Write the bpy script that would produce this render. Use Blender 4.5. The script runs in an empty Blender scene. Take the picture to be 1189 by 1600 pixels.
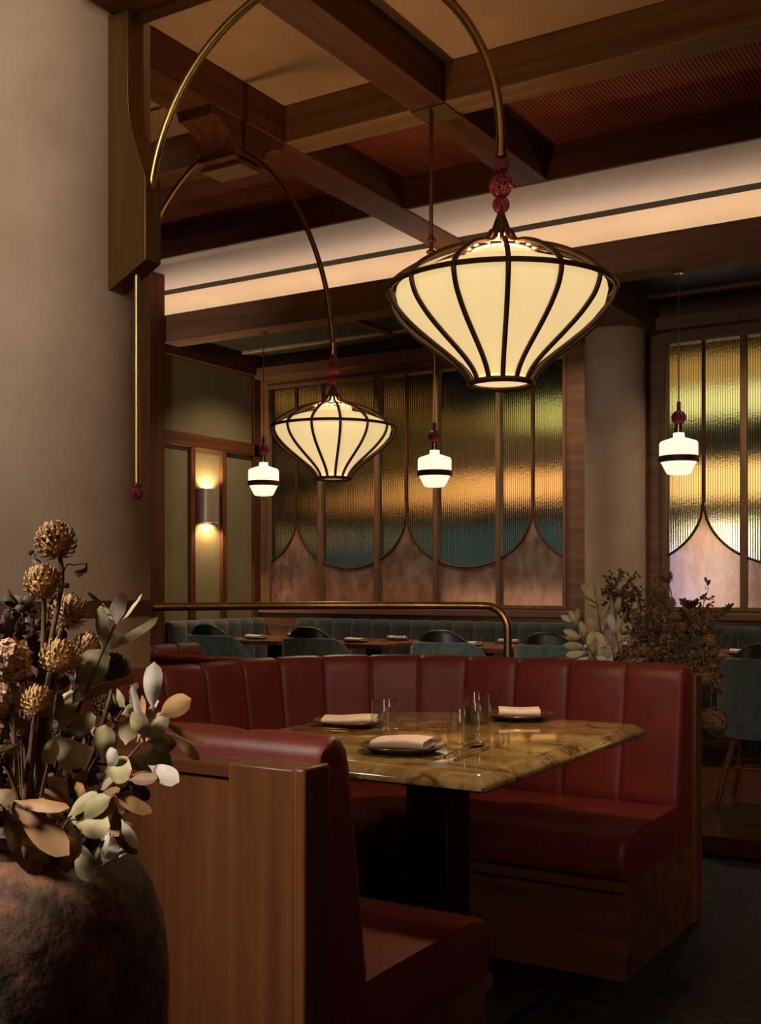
import bpy, bmesh, math, random
from mathutils import Vector, Matrix
PI = math.pi
sin, cos = math.sin, math.cos
C = bpy.context.scene.collection
random.seed(7)
EYE = 1.25                       # eye height of the photographer

# ------------------------------------------------------------------ helpers
def lin(c):
    out = []
    for v in c:
        v = v / 255.0
        out.append(v / 12.92 if v <= 0.04045 else ((v + 0.055) / 1.055) ** 2.4)
    return tuple(out) + (1.0,)

class NT:
    def __init__(self, name):
        self.m = bpy.data.materials.new(name); self.m.use_nodes = True
        self.t = self.m.node_tree; self.b = self.t.nodes['Principled BSDF']
        self.out = self.t.nodes['Material Output']
    def n(self, kind, **kw):
        nd = self.t.nodes.new(kind)
        for k, v in kw.items():
            if k in nd.inputs.keys(): nd.inputs[k].default_value = v
            else: setattr(nd, k, v)
        return nd
    def l(self, a, b): self.t.links.new(a, b)
    def coord(self, scale=(1, 1, 1), rot=(0, 0, 0)):
        tc = self.n('ShaderNodeTexCoord'); mp = self.n('ShaderNodeMapping')
        mp.inputs['Scale'].default_value = scale; mp.inputs['Rotation'].default_value = rot
        self.l(tc.outputs['Object'], mp.inputs['Vector']); return mp.outputs['Vector']
    def noise(self, scale=(1, 1, 1), s=5.0, detail=5.0, rough=0.55, dist=0.0):
        nz = self.n('ShaderNodeTexNoise'); nz.inputs['Scale'].default_value = s
        nz.inputs['Detail'].default_value = detail; nz.inputs['Roughness'].default_value = rough
        nz.inputs['Distortion'].default_value = dist
        self.l(self.coord(scale), nz.inputs['Vector']); return nz.outputs['Fac']
    def ramp(self, fac, stops):
        r = self.n('ShaderNodeValToRGB'); e = r.color_ramp.elements
        while len(e) < len(stops): e.new(0.5)
        for el, (p, c) in zip(e, stops):
            el.position = p; el.color = c if len(c) == 4 else tuple(c) + (1,)
        self.l(fac, r.inputs['Fac']); return r.outputs['Color']
    def bump(self, fac, strength=0.2, dist=0.01):
        bp = self.n('ShaderNodeBump'); bp.inputs['Strength'].default_value = strength
        bp.inputs['Distance'].default_value = dist
        self.l(fac, bp.inputs['Height']); self.l(bp.outputs['Normal'], self.b.inputs['Normal'])

def mat(name, c1, c2=None, rough=0.5, metal=0.0, ns=(1, 1, 1), s=6.0, lo=0.35, hi=0.65, detail=5.0,
        bump=0.0, bs=None, bd=0.01, coat=0.0, sheen=0.0, spec=0.5):
    k = NT(name); b = k.b
    b.inputs['Roughness'].default_value = rough; b.inputs['Metallic'].default_value = metal
    b.inputs['Base Color'].default_value = lin(c1); b.inputs['Specular IOR Level'].default_value = spec
    b.inputs['Coat Weight'].default_value = coat; b.inputs['Sheen Weight'].default_value = sheen
    if c2 is not None:
        f = k.noise(ns, s, detail)
        k.l(k.ramp(f, [(lo, lin(c1)), (hi, lin(c2))]), b.inputs['Base Color'])
    if bump:
        k.bump(k.noise(ns, bs or s, 4.0), bump, bd)
    return k.m

def emit(name, c, strength):
    k = NT(name)
    k.b.inputs['Base Color'].default_value = lin(c)
    k.b.inputs['Emission Color'].default_value = lin(c)
    k.b.inputs['Emission Strength'].default_value = strength
    k.b.inputs['Roughness'].default_value = 0.6
    return k.m

class MB:
    """collects shapes into ONE mesh"""
    def __init__(self): self.v = []; self.f = []
    def add(self, vs, fs):
        o = len(self.v); self.v += [tuple(p) for p in vs]; self.f += [tuple(i + o for i in q) for q in fs]; return self
    def box(self, a, b):
        x0, y0, z0 = a; x1, y1, z1 = b
        return self.add([(x0,y0,z0),(x1,y0,z0),(x1,y1,z0),(x0,y1,z0),(x0,y0,z1),(x1,y0,z1),(x1,y1,z1),(x0,y1,z1)],
            [(0,3,2,1),(4,5,6,7),(0,1,5,4),(1,2,6,5),(2,3,7,6),(3,0,4,7)])
    def tube(self, path, r, seg=10, caps=True, flat=1.0):
        P = [Vector(p) for p in path]; n = len(P)
        rr = r if isinstance(r, (list, tuple)) else [r] * n
        T = []
        for i in range(n):
            t = P[min(i+1, n-1)] - P[max(i-1, 0)]
            T.append(t.normalized() if t.length > 1e-9 else Vector((0, 0, 1)))
        ref = Vector((0, 0, 1)) if abs(T[0].z) < 0.9 else Vector((1, 0, 0))
        N = T[0].cross(ref).normalized(); vs = []
        for i in range(n):
            N = (N - T[i] * N.dot(T[i])).normalized(); B = T[i].cross(N)
            for k in range(seg):
                a = 2 * PI * k / seg
                vs.append(P[i] + (N * cos(a) + B * sin(a) * flat) * rr[i])
        fs = []
        for i in range(n-1):
            for k in range(seg):
                k2 = (k+1) % seg
                fs.append((i*seg+k, i*seg+k2, (i+1)*seg+k2, (i+1)*seg+k))
        if caps:
            fs.append(tuple(range(seg-1, -1, -1))); fs.append(tuple((n-1)*seg + k for k in range(seg)))
        return self.add(vs, fs)
    def lathe(self, prof, seg=32, c=(0, 0, 0), a0=0.0, caps=True):
        vs = []; fs = []; n = len(prof)
        for r, z in prof:
            for k in range(seg):
                a = a0 + 2*PI*k/seg
                vs.append((c[0] + r*cos(a), c[1] + r*sin(a), c[2] + z))
        for i in range(n-1):
            for k in range(seg):
                k2 = (k+1) % seg
                fs.append((i*seg+k, i*seg+k2, (i+1)*seg+k2, (i+1)*seg+k))
        if caps and prof[0][0] > 1e-6: fs.append(tuple(range(seg-1, -1, -1)))
        if caps and prof[-1][0] > 1e-6: fs.append(tuple((n-1)*seg+k for k in range(seg)))
        return self.add(vs, fs)
    def prism(self, poly, a, b, axis='z'):
        """poly: 2D outline; axis z -> (x,y); y -> (x,z); x -> (y,z)"""
        n = len(poly)
        def mk(p, h):
            return {'z': (p[0], p[1], h), 'y': (p[0], h, p[1]), 'x': (h, p[0], p[1])}[axis]
        vs = [mk(p, a) for p in poly] + [mk(p, b) for p in poly]
        fs = [tuple(range(n-1, -1, -1)), tuple(range(n, 2*n))]
        for i in range(n):
            j = (i+1) % n; fs.append((i, j, n+j, n+i))
        return self.add(vs, fs)
    def sweep(self, rings, closed_ring=True, caps=True):
        n = len(rings); m = len(rings[0]); vs = [p for r in rings for p in r]; fs = []
        for i in range(n-1):
            for k in range(m if closed_ring else m-1):
                k2 = (k+1) % m
                fs.append((i*m+k, i*m+k2, (i+1)*m+k2, (i+1)*m+k))
        if caps and closed_ring:
            fs.append(tuple(range(m-1, -1, -1))); fs.append(tuple((n-1)*m+k for k in range(m)))
        return self.add(vs, fs)
    def build(self, name, m, parent=None, smooth=0.6, bevel=0.0, seg=2, sub=0, world=True):
        me = bpy.data.meshes.new(name)
        vs = self.v
        if parent is not None and world:
            o = parent.location; vs = [(x-o.x, y-o.y, z-o.z) for x, y, z in vs]
        me.from_pydata(vs, [], self.f); me.validate(); me.update()
        bm = bmesh.new(); bm.from_mesh(me); bmesh.ops.recalc_face_normals(bm, faces=bm.faces); bm.to_mesh(me); bm.free()
        if smooth:
            me.shade_smooth(); me.set_sharp_from_angle(angle=smooth)
        me.materials.append(m)
        ob = bpy.data.objects.new(name, me); C.objects.link(ob)
        if parent is not None: ob.parent = parent
        if bevel:
            md = ob.modifiers.new('bevel', 'BEVEL'); md.width = bevel; md.segments = seg; md.limit_method = 'ANGLE'; md.angle_limit = 0.6
        if sub:
            md = ob.modifiers.new('sub', 'SUBSURF'); md.levels = sub; md.render_levels = sub
        return ob

def thing(name, label, cat, loc=(0, 0, 0), rz=0, group=None):
    o = bpy.data.objects.new(name, None); C.objects.link(o)
    o.location = loc; o.rotation_euler = (0, 0, rz); o.empty_display_size = 0.05
    return tag(o, label, cat, group)
def tag(o, label, cat, group=None):
    o['label'] = label; o['category'] = cat
    if group: o['group'] = group
    return o
def struct(o, label=None):
    o['kind'] = 'structure'
    if label: o['label'] = label
    return o
def dup(root, loc=None, rz=None, label=None, group=None):
    r = root.copy(); C.objects.link(r)
    if loc is not None: r.location = loc
    if rz is not None: r.rotation_euler = (0, 0, rz)
    if label: r['label'] = label
    if group: r['group'] = group
    for ch in list(root.children):
        c = ch.copy(); C.objects.link(c); c.parent = r
        for g in list(ch.children):
            d = g.copy(); C.objects.link(d); d.parent = c
    return r
def arc(cx, cy, r, a0, a1, n):
    return [(cx + r*cos(a0+(a1-a0)*i/n), cy + r*sin(a0+(a1-a0)*i/n)) for i in range(n+1)]
def spline(pts, n=8):
    P = [Vector(p) for p in pts]; out = []
    for i in range(len(P)-1):
        p0 = P[max(i-1, 0)]; p1 = P[i]; p2 = P[i+1]; p3 = P[min(i+2, len(P)-1)]
        for k in range(n):
            t = k/n
            out.append(0.5*((2*p1) + (p2-p0)*t + (2*p0-5*p1+4*p2-p3)*t*t + (3*p1-p0-3*p2+p3)*t**3))
    out.append(P[-1]); return out
TH = math.radians(31.67); CT, ST = cos(TH), sin(TH)
def spot(lat, depth, z):
    """a place given by its distance sideways and ahead of the photographer's spot, and its height"""
    return Vector((lat*CT - depth*ST, lat*ST + depth*CT, z))
def sight(x, y, depth):
    """the place at a given distance ahead that the photograph shows at (x, y)"""
    return spot((x-594.5)/1760*depth, depth, EYE + (912-y)/1760*depth)

# ------------------------------------------------------------------ materials
M = {}
def wood(name, c1, c2, axis, rough=0.42, s=2.2, bump=0.08):
    sc = {'x': (0.35, 9, 9), 'y': (9, 0.35, 9), 'z': (9, 9, 0.35)}[axis]
    return mat(name, c1, c2, rough=rough, ns=sc, s=s, lo=0.3, hi=0.72, detail=7, bump=bump, bs=s*2.5, bd=0.004, spec=.28)
for ax in 'xyz':
    M['beam_'+ax] = wood('beam oak '+ax, (70, 34, 15), (106, 58, 27), ax, rough=.62)
    M['oak_'+ax] = wood('panel oak '+ax, (110, 78, 56), (146, 106, 78), ax, rough=0.45)
    M['booth_'+ax] = wood('booth oak '+ax, (76, 42, 22), (108, 66, 36), ax, rough=0.4)
    M['pale_'+ax] = wood('fascia oak '+ax, (108, 74, 46), (142, 102, 68), ax, rough=0.62)
M['fascia'] = wood('window bay oak', (142, 100, 72), (176, 130, 98), 'x', rough=.65)
M['plaster'] = mat('column plaster', (172, 144, 116), (186, 158, 130), rough=0.85, s=3, bump=0.2, bs=70, bd=0.006)
M['white'] = mat('cove plaster', (218, 202, 192), (226, 212, 202), rough=0.85, s=2)
M['ceil'] = mat('ceiling plaster', (168, 128, 92), (180, 140, 104), rough=0.85, s=2, bump=0.1, bs=40)
M['green_ceil'] = mat('green ceiling', (56, 58, 44), (64, 66, 50), rough=0.6, s=2)
M['fabric_wall'] = mat('olive wall cloth', (118, 104, 70), (134, 118, 82), rough=0.9, ns=(1, 1, 6), s=30, bump=0.1, bs=120)
def slat_mat():
    k = NT('reeded ceiling'); w = k.n('ShaderNodeTexWave'); w.wave_type = 'BANDS'; w.bands_direction = 'X'
    w.inputs['Scale'].default_value = 13.0; w.inputs['Distortion'].default_value = 0.0
    k.l(k.coord(), w.inputs['Vector'])
    nz = k.noise((1, 0.3, 1), 5)
    a = k.ramp(nz, [(0.3, lin((140, 68, 38))), (0.7, lin((168, 90, 52)))])
    g = k.ramp(w.outputs['Fac'], [(0.05, (0.12, 0.12, 0.12, 1)), (0.4, (1, 1, 1, 1))])
    mx = k.n('ShaderNodeMix'); mx.data_type = 'RGBA'; mx.blend_type = 'MULTIPLY'; mx.inputs[0].default_value = 1
    k.l(a, mx.inputs[6]); k.l(g, mx.inputs[7]); k.l(mx.outputs[2], k.b.inputs['Base Color'])
    k.bump(w.outputs['Fac'], 0.6, 0.01); k.b.inputs['Roughness'].default_value = 0.7; k.b.inputs['Specular IOR Level'].default_value = .1
    return k.m
M['slats'] = slat_mat()
M['brass'] = mat('brushed brass', (150, 118, 66), (176, 142, 84), rough=0.34, metal=1, ns=(14, 14, 0.6), s=6)
M['brass_dark'] = mat('aged brass', (132, 98, 52), (142, 108, 58), rough=0.45, metal=1, ns=(10, 10, 0.6), s=4)
M['bright_brass'] = mat('polished brass', (190, 140, 62), None, rough=0.22, metal=1)
M['bronze'] = mat('dark bronze cage', (74, 48, 28), (92, 60, 34), rough=0.4, metal=0.35, s=20)
M['black'] = mat('black metal', (14, 13, 12), None, rough=0.45)
M['leather'] = mat('oxblood leather', (92, 33, 26), (104, 39, 31), rough=0.46, s=9, bump=0.12, bs=160, bd=0.002, spec=0.32)
M['leather_seam'] = mat('leather seam', (70, 20, 18), None, rough=0.6)
M['teal'] = mat('teal velvet', (30, 36, 33), (40, 48, 43), rough=0.8, s=14, sheen=0.3)
M['teal_dark'] = mat('dark teal leather', (20, 26, 24), (28, 36, 32), rough=0.4, s=10)
M['teal_shell'] = mat('blue green boucle', (70, 92, 92), (94, 114, 102), rough=0.9, s=22, sheen=0.3, bump=0.3, bs=120)
M['red_knot'] = mat('raspberry cord', (128, 34, 48), None, rough=0.55)
M['napkin'] = mat('blush linen', (226, 200, 184), (234, 210, 194), rough=0.9, s=30, bump=0.15, bs=220)
M['plate'] = mat('brown glazed stoneware', (62, 44, 28), (84, 62, 38), rough=0.25, s=20)
M['shade'] = emit('lamp shade glow', (255, 222, 156), .77)
M['shade_low'] = emit('lamp opening glow', (255, 226, 168), .86)
M['globe'] = emit('opal globe glow', (255, 238, 205), 1.15)
M['chair_wood'] = wood('chair walnut', (92, 56, 30), (124, 80, 46), 'z')
M['table_wood'] = wood('cafe table oak', (112, 66, 38), (146, 92, 56), 'x', rough=0.35)
M['sconce'] = mat('sconce bronze', (160, 138, 124), (176, 154, 138), rough=0.4, metal=0.35, ns=(20, 20, 0.5), s=4)
M['dark'] = mat('dark slot', (10, 9, 8), None, rough=0.8)
M['soil'] = mat('dry soil', (38, 28, 20), (50, 36, 26), rough=0.95, s=30)
def glassmat(name, c=(255, 255, 255), rough=0.0, ior=1.45):
    k = NT(name); k.b.inputs['Base Color'].default_value = lin(c)
    k.b.inputs['Transmission Weight'].default_value = 1.0; k.b.inputs['Roughness'].default_value = rough
    k.b.inputs['IOR'].default_value = ior; return k
def thin_glass():
    k = NT('clear glass'); t = k.n('ShaderNodeBsdfTransparent'); g = k.n('ShaderNodeBsdfGlossy'); g.inputs['Roughness'].default_value = .02
    lw = k.n('ShaderNodeLayerWeight'); pw = k.n('ShaderNodeMath'); pw.operation = 'POWER'; pw.inputs[1].default_value = 3.5; k.l(lw.outputs['Facing'], pw.inputs[0])
    f = k.n('ShaderNodeMath'); f.operation = 'MULTIPLY_ADD'; f.inputs[1].default_value = .6; f.inputs[2].default_value = .06; k.l(pw.outputs[0], f.inputs[0]); mx = k.n('ShaderNodeMixShader')
    t.inputs['Color'].default_value = (.97, .97, .96, 1)
    k.l(f.outputs[0], mx.inputs[0]); k.l(t.outputs[0], mx.inputs[1]); k.l(g.outputs[0], mx.inputs[2]); k.l(mx.outputs[0], k.out.inputs['Surface'])
    return k.m
M['glass'] = thin_glass()
def ribbed():
    k = glassmat('fluted amber glass', (226, 204, 150), 0.16, 1.3)
    w = k.n('ShaderNodeTexWave'); w.wave_type = 'BANDS'; w.bands_direction = 'X'; w.inputs['Scale'].default_value = 17.0
    k.l(k.coord(), w.inputs['Vector'])
    g = k.ramp(w.outputs['Fac'], [(0.0, lin((128, 116, 92))), (0.55, lin((242, 228, 200)))])
    k.l(g, k.b.inputs['Base Color'])
    b1 = k.n('ShaderNodeBump'); b1.inputs['Strength'].default_value = .55; b1.inputs['Distance'].default_value = .006
    k.l(w.outputs['Fac'], b1.inputs['Height'])
    b2 = k.n('ShaderNodeBump'); b2.inputs['Strength'].default_value = .16; b2.inputs['Distance'].default_value = .01
    k.l(k.noise((1, 1, 1.4), 42, 3), b2.inputs['Height']); k.l(b1.outputs['Normal'], b2.inputs['Normal'])
    k.l(b2.outputs['Normal'], k.b.inputs['Normal'])
    return k.m
M['ribbed'] = ribbed()
def frosted():
    k = glassmat('etched rose glass', (222, 176, 150), 0.30, 1.3)
    f = k.noise((3, 3, 1.6), 4, 8, .65)
    k.l(k.ramp(f, [(0.40, lin((176, 130, 106))), (0.64, lin((214, 178, 156)))]), k.b.inputs['Base Color'])
    k.l(k.ramp(f, [(0.4, (0.72,)*3 + (1,)), (0.68, (0.55,)*3 + (1,))]), k.b.inputs['Transmission Weight'])
    k.bump(k.noise((2, 2, 1.2), 30, 4), 0.2, 0.006)
    return k.m
M['frosted'] = frosted()
def marble():
    k = NT('golden quartzite'); b = k.b
    f = k.noise((1.2, 2.0, 1), 2.6, 9, 0.62, 1.6)
    a = k.ramp(f, [(0.30, lin((70, 50, 28))), (0.44, lin((138, 108, 62))), (0.57, lin((164, 136, 86))), (0.70, lin((100, 68, 42)))])
    w = k.noise((1.3, 0.7, 1), 1.5, 5, 0.55, 0.7)
    vein = k.ramp(w, [(0.482, (1, 1, 1, 1)), (0.497, (0.12, 0.08, 0.05, 1)), (0.51, (1, 1, 1, 1))])
    mx = k.n('ShaderNodeMix'); mx.data_type = 'RGBA'; mx.blend_type = 'MULTIPLY'; mx.inputs[0].default_value = 0.85
    k.l(a, mx.inputs[6]); k.l(vein, mx.inputs[7]); k.l(mx.outputs[2], b.inputs['Base Color'])
    b.inputs['Roughness'].default_value = 0.09; b.inputs['Coat Weight'].default_value = 0.3
    return k.m
M['marble'] = marble()
def cobble():
    k = NT('dark mosaic floor'); v = k.n('ShaderNodeTexVoronoi'); v.feature = 'DISTANCE_TO_EDGE'; v.inputs['Scale'].default_value = 17
    v2 = k.n('ShaderNodeTexVoronoi'); v2.inputs['Scale'].default_value = 17
    c = k.coord((1, 1.5, 1)); k.l(c, v.inputs['Vector']); k.l(c, v2.inputs['Vector'])
    a = k.ramp(v2.outputs['Color'], [(0.2, lin((10, 11, 8))), (0.9, lin((34, 32, 22)))])
    g = k.ramp(v.outputs['Distance'], [(0.02, (0.05,)*3 + (1,)), (0.1, (1, 1, 1, 1))])
    mx = k.n('ShaderNodeMix'); mx.data_type = 'RGBA'; mx.blend_type = 'MULTIPLY'; mx.inputs[0].default_value = 1
    k.l(a, mx.inputs[6]); k.l(g, mx.inputs[7]); k.l(mx.outputs[2], k.b.inputs['Base Color'])
    k.bump(v.outputs['Distance'], 0.5, 0.01); k.b.inputs['Roughness'].default_value = 0.6; k.b.inputs['Specular IOR Level'].default_value = .2
    return k.m
M['cobble'] = cobble()
M['planks'] = wood('dark floor boards', (60, 28, 16), (84, 42, 24), 'x', rough=0.35)
def vase_mat():
    k = NT('weathered urn clay'); b = k.b
    f = k.noise((1, 1, 0.8), 17, 9, 0.7, 0.3)
    a = k.ramp(f, [(0.38, lin((36, 23, 15))), (0.47, lin((78, 50, 33))), (0.56, lin((104, 74, 57))), (0.64, lin((134, 84, 54)))])
    k.l(a, b.inputs['Base Color']); b.inputs['Roughness'].default_value = 0.75
    k.bump(k.noise((1, 1, 1), 26, 6), 0.5, 0.01); return k.m
M['urn'] = vase_mat()
def leafmat(name, c1, c2, s=9):
    k = NT(name); f = k.noise((1, 1, 1), s, 3)
    k.l(k.ramp(f, [(0.35, lin(c1)), (0.65, lin(c2))]), k.b.inputs['Base Color'])
    k.b.inputs['Roughness'].default_value = 0.65; return k.m
M['leaf'] = leafmat('pale sage leaf', (150, 140, 100), (186, 172, 130), 14)
M['leaf_grey'] = leafmat('silver leaf', (170, 160, 150), (200, 190, 180), 14)
M['leaf_brown'] = leafmat('tan dried leaf', (130, 92, 50), (160, 120, 74), 14)
M['twig'] = leafmat('dried twig', (86, 62, 40), (116, 88, 58))
M['thistle'] = leafmat('straw thistle', (150, 112, 64), (206, 168, 112), 30)
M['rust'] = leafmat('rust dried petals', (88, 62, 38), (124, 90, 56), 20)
M['maroon'] = leafmat('maroon dried leaf', (52, 30, 24), (82, 50, 38), 18)
M['blush'] = leafmat('faded blush petals', (170, 132, 100), (206, 170, 136), 18)
M['umber'] = leafmat('umber dried leaf', (84, 60, 38), (128, 98, 62), 12)
M['mustard'] = leafmat('mustard dried petals', (124, 90, 50), (158, 118, 70), 18)

# ------------------------------------------------------------------ room shell
ZC = 4.07; ZS = 3.85            # main ceiling, beam soffits
VF = 7.20; VW = 8.60; UL = -6.69
ZLC = 3.42; ZFS = 3.307; ZFT = 3.536   # window bay ceiling, fascia soffit, fascia top
struct(MB().box((-7.2, -3.2, -0.12), (3.6, 8.9, 0)).build('floor', M['cobble']), 'dark mosaic stone floor')
pf = MB().prism([(-6.69, 6.25), (-1.9, 6.25), (-1.9, 5.23), (3.6, 5.23), (3.6, 8.6), (-6.69, 8.6)], 0.0, 0.085).build('platform_floor', M['planks'], bevel=0.006)
struct(pf, 'raised dark board floor along the windows')
# main ceiling, in its panels between the beams
struct(MB().box((UL-.1, -3.2, ZC), (3.6, 5.36, ZC+.1)).build('ceiling', M['ceil']), 'tan plaster ceiling between the beams')
struct(MB().box((UL-.1, 5.36, ZC), (3.6, 6.94, ZC+.1)).build('ceiling_reeded', M['slats']), 'reeded red brown timber ceiling panel')
def beam(name, a, b, m, label): return struct(MB().box(a, b).build(name, m, bevel=0.006), label)
beam('beam', (-4.24, -3.2, ZS), (-3.97, 7.70, ZC), M['beam_y'], 'long dark ceiling beam running toward the windows above the smaller lantern')
beam('beam', (-3.115, 0.2, ZS), (-2.90, 6.74, ZC), M['beam_y'], 'dark ceiling beam running toward the windows above the larger lantern')
for a, b in ((UL, -4.24), (-3.97, -3.115), (-2.90, 3.6)):
    beam('beam', (a, 5.36, ZS+.001), (b, 5.56, ZC), M['pale_x'], 'cross beam parallel to the window wall')
for a, b in ((UL, -4.24), (-3.97, 3.6)):
    beam('beam', (a, 6.74, ZS), (b, 6.775, ZC), M['beam_x'], 'cross beam in front of the lit white cove')
beam('beam', (-2.97, 2.72, 3.312), (1.6, 3.08, ZC), M['beam_x'], 'low dark beam over the booth in front of the plaster column')
# cove: flat white part, black slot, curved lit back
struct(MB().box((-9.2, 6.78, ZS+.014), (3.6, 7.54, ZS+.07)).build('trim_1', M['white']), 'flat white plaster of the light cove')
struct(MB().box((-9.2, 7.54, ZS+.012), (3.6, 7.66, ZS+.07)).build('trim_2', M['dark']), 'black slot along the white cove')
pr = [(7.66, ZS+.06), (7.66, ZS+.012)] + [(7.66+0.62*sin(a), ZS+.012-.352*(1-cos(a))) for a in [PI/2*i/12 for i in range(1, 13)]] + [(8.28, 3.40), (8.34, 3.40), (8.34, ZS+.05)]
struct(MB().prism(pr, -9.2, 3.6, 'x').build('trim_3', M['white']), 'curved lit back of the white cove')
# fascia and soffit of the window bay
fs = MB().box((-9.2, VF, ZFS), (3.6, VF+.10, ZFT)); fs.box((UL, VF+.10, ZFS), (3.6, VF+.215, ZFS+.03))
struct(fs.build('beam', M['fascia'], bevel=0.005), 'pale oak fascia beam below the glowing cove')
struct(MB().box((-9.2, VF+.10, ZLC), (3.6, 8.9, ZLC+.06)).build('ceiling_bay', M['green_ceil']), 'dark green ceiling over the window tables')
tr = MB().box((UL, 8.30, ZLC-.025), (3.6, 8.345, ZLC))
struct(tr.build('trim_4', M['pale_x']), 'thin oak bead on the green ceiling')
struct(MB().box((-5.05, VF+.215, ZLC-.03), (-4.99, 8.30, ZLC)).build('trim_5', M['pale_y']), 'oak batten across the green ceiling')
struct(MB().box((-3.30, VF+.215, 3.19), (-2.75, 8.55, ZLC)).build('beam', M['oak_y'], bevel=.005), 'short oak beam above the far column')
# window wall: wood around two windows
Z0, Z1 = 1.07, 3.105
ww = MB()
ww.box((UL-.1, VW, 0), (3.6, VW+.12, Z0-.03)); ww.box((UL-.1, VW, Z1+.03), (3.6, VW+.12, ZLC))
ww.box((UL-.1, VW, Z0-.03), (-6.575, VW+.12, Z1+.03)); ww.box((-3.525, VW, Z0-.03), (-2.73, VW+.12, Z1+.03)); ww.box((1.93, VW, Z0-.03), (3.6, VW+.12, Z1+.03))
struct(ww.build('wall_window', M['oak_x']), 'oak wall that holds the patterned windows')
struct(MB().box((UL, 8.50, 3.20), (3.6, 8.60, 3.30)).build('trim_6', M['oak_x'], bevel=.006), 'oak cornice moulding above the windows')
struct(MB().box((UL, 8.56, .97), (3.6, 8.60, 1.03)).build('trim_7', M['oak_x'], bevel=.006), 'oak sill rail under the windows')
# left wall of the window bay, olive cloth in oak frames
lw = MB().box((UL-.12, VF, 0), (UL, VW, ZLC))
struct(lw.build('wall_left', M['fabric_wall']), 'olive cloth wall with oak framing')
def vpost(v0, v1, z0, z1, t=.035): return MB().box((UL, v0, z0), (UL+t, v1, z1))
k = vpost(7.2, 8.6, 3.23, ZLC, .06); struct(k.build('trim_8', M['beam_y'], bevel=.004), 'dark oak cornice on the olive wall')
k = vpost(7.2, 8.6, 2.46, 2.58); struct(k.build('trim_9', M['beam_y'], bevel=.004), 'dark oak mid rail on the olive wall')
k = vpost(7.16, 7.24, 0, 3.23); struct(k.build('trim_10', M['beam_z'], bevel=.004), 'dark oak post at the near end of the olive wall')
for i, (a, b) in enumerate(((7.60, 7.66), (8.03, 8.09), (8.50, 8.60))):
    struct(vpost(a, b, 0, 2.46 if i < 2 else 3.23).build('trim_%d' % (11+i), M['beam_z'], bevel=.004), 'dark oak upright on the olive wall')
struct(MB().box((UL-.12, -3.2, 0), (UL+.125, 7.16, ZC)).build('wall_left_timber', M['beam_z']), 'dark timber side wall')
struct(MB().box((3.5, -3.2, 0), (3.6, 8.6, ZC)).build('wall_right', M['oak_z']), 'oak side wall')

# windows -----------------------------------------------------------
def window(idx, U0, U1, mulls, apex, label):
    w = thing('window_%d' % idx, label, 'window', (U0, VW, Z0)); w['kind'] = 'structure'
    za, hd, ra = 1.885, 0.495, 0.607
    def curve(u):                                  # the scalloped lead line
        a0 = max([a for a in ext if a <= u + 1e-9]); a1 = min([a for a in ext if a > u + 1e-9])
        mid = (a0 + a1)/2; r = (a1-a0)/2
        return za - hd*math.sqrt(max(0, 1-((u-mid)/r)**2))
    ext = [apex[0]-1.213] + list(apex) + [apex[-1]+1.213]
    fr = MB()
    fr.box((U0-.03, VW-.02, Z0-.03), (U1+.03, VW+.10, Z0)); fr.box((U0-.03, VW-.02, Z1), (U1+.03, VW+.10, Z1+.03))
    fr.box((U0-.03, VW-.02, Z0), (U0, VW+.10, Z1)); fr.box((U1, VW-.02, Z0), (U1+.03, VW+.10, Z1))
    fr.build('window_frame', M['oak_z'], w, bevel=.003)
    for u in mulls:
        MB().box((u-.022, VW-.008, Z0), (u+.022, VW+.07, Z1)).build('mullion', M['oak_z'], w, bevel=.004)
    edges = [U0] + list(mulls) + [U1]
    for a, b in zip(edges[:-1], edges[1:]):
        a2 = a + (.018 if a in mulls else 0); b2 = b - (.018 if b in mulls else 0)
        cuts = sorted([a2, b2] + [q for q in apex if a2 < q < b2] + [a2+(b2-a2)*i/24 for i in range(1, 24)])
        low = [(a2, Z0)] + [(b2, Z0)] + [(u, curve(u)) for u in reversed(cuts)]
        up = [(u, curve(u)) for u in cuts] + [(b2, Z1), (a2, Z1)]
        MB().prism(up, VW+.028, VW+.036, 'y').build('fluted_pane', M['ribbed'], w, smooth=0)
        MB().prism(low, VW+.028, VW+.036, 'y').build('etched_pane', M['frosted'], w, smooth=0)
        MB().tube([(u, VW+.026, curve(u)) for u in cuts], .011, 6).build('lead_line', M['beam_z'], w)
    for q in apex:
        if U0 < q < U1: MB().box((q-.010, VW+.012, za-.01), (q+.010, VW+.045, Z1)).build('lead_line', M['beam_z'], w)
    return w
window(1, -6.544, -3.555, [-5.968, -5.349, -4.745, -4.141], [-6.25, -5.05, -3.836], 'five bay window of fluted amber glass over etched rose panes, behind the smaller lantern')
window(2, -2.70, 1.90, [-2.117, -1.52, -.905, -.30, .31, .92], [-2.42, -1.207, .006, 1.219], 'brighter fluted glass window beyond the far round column')

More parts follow.
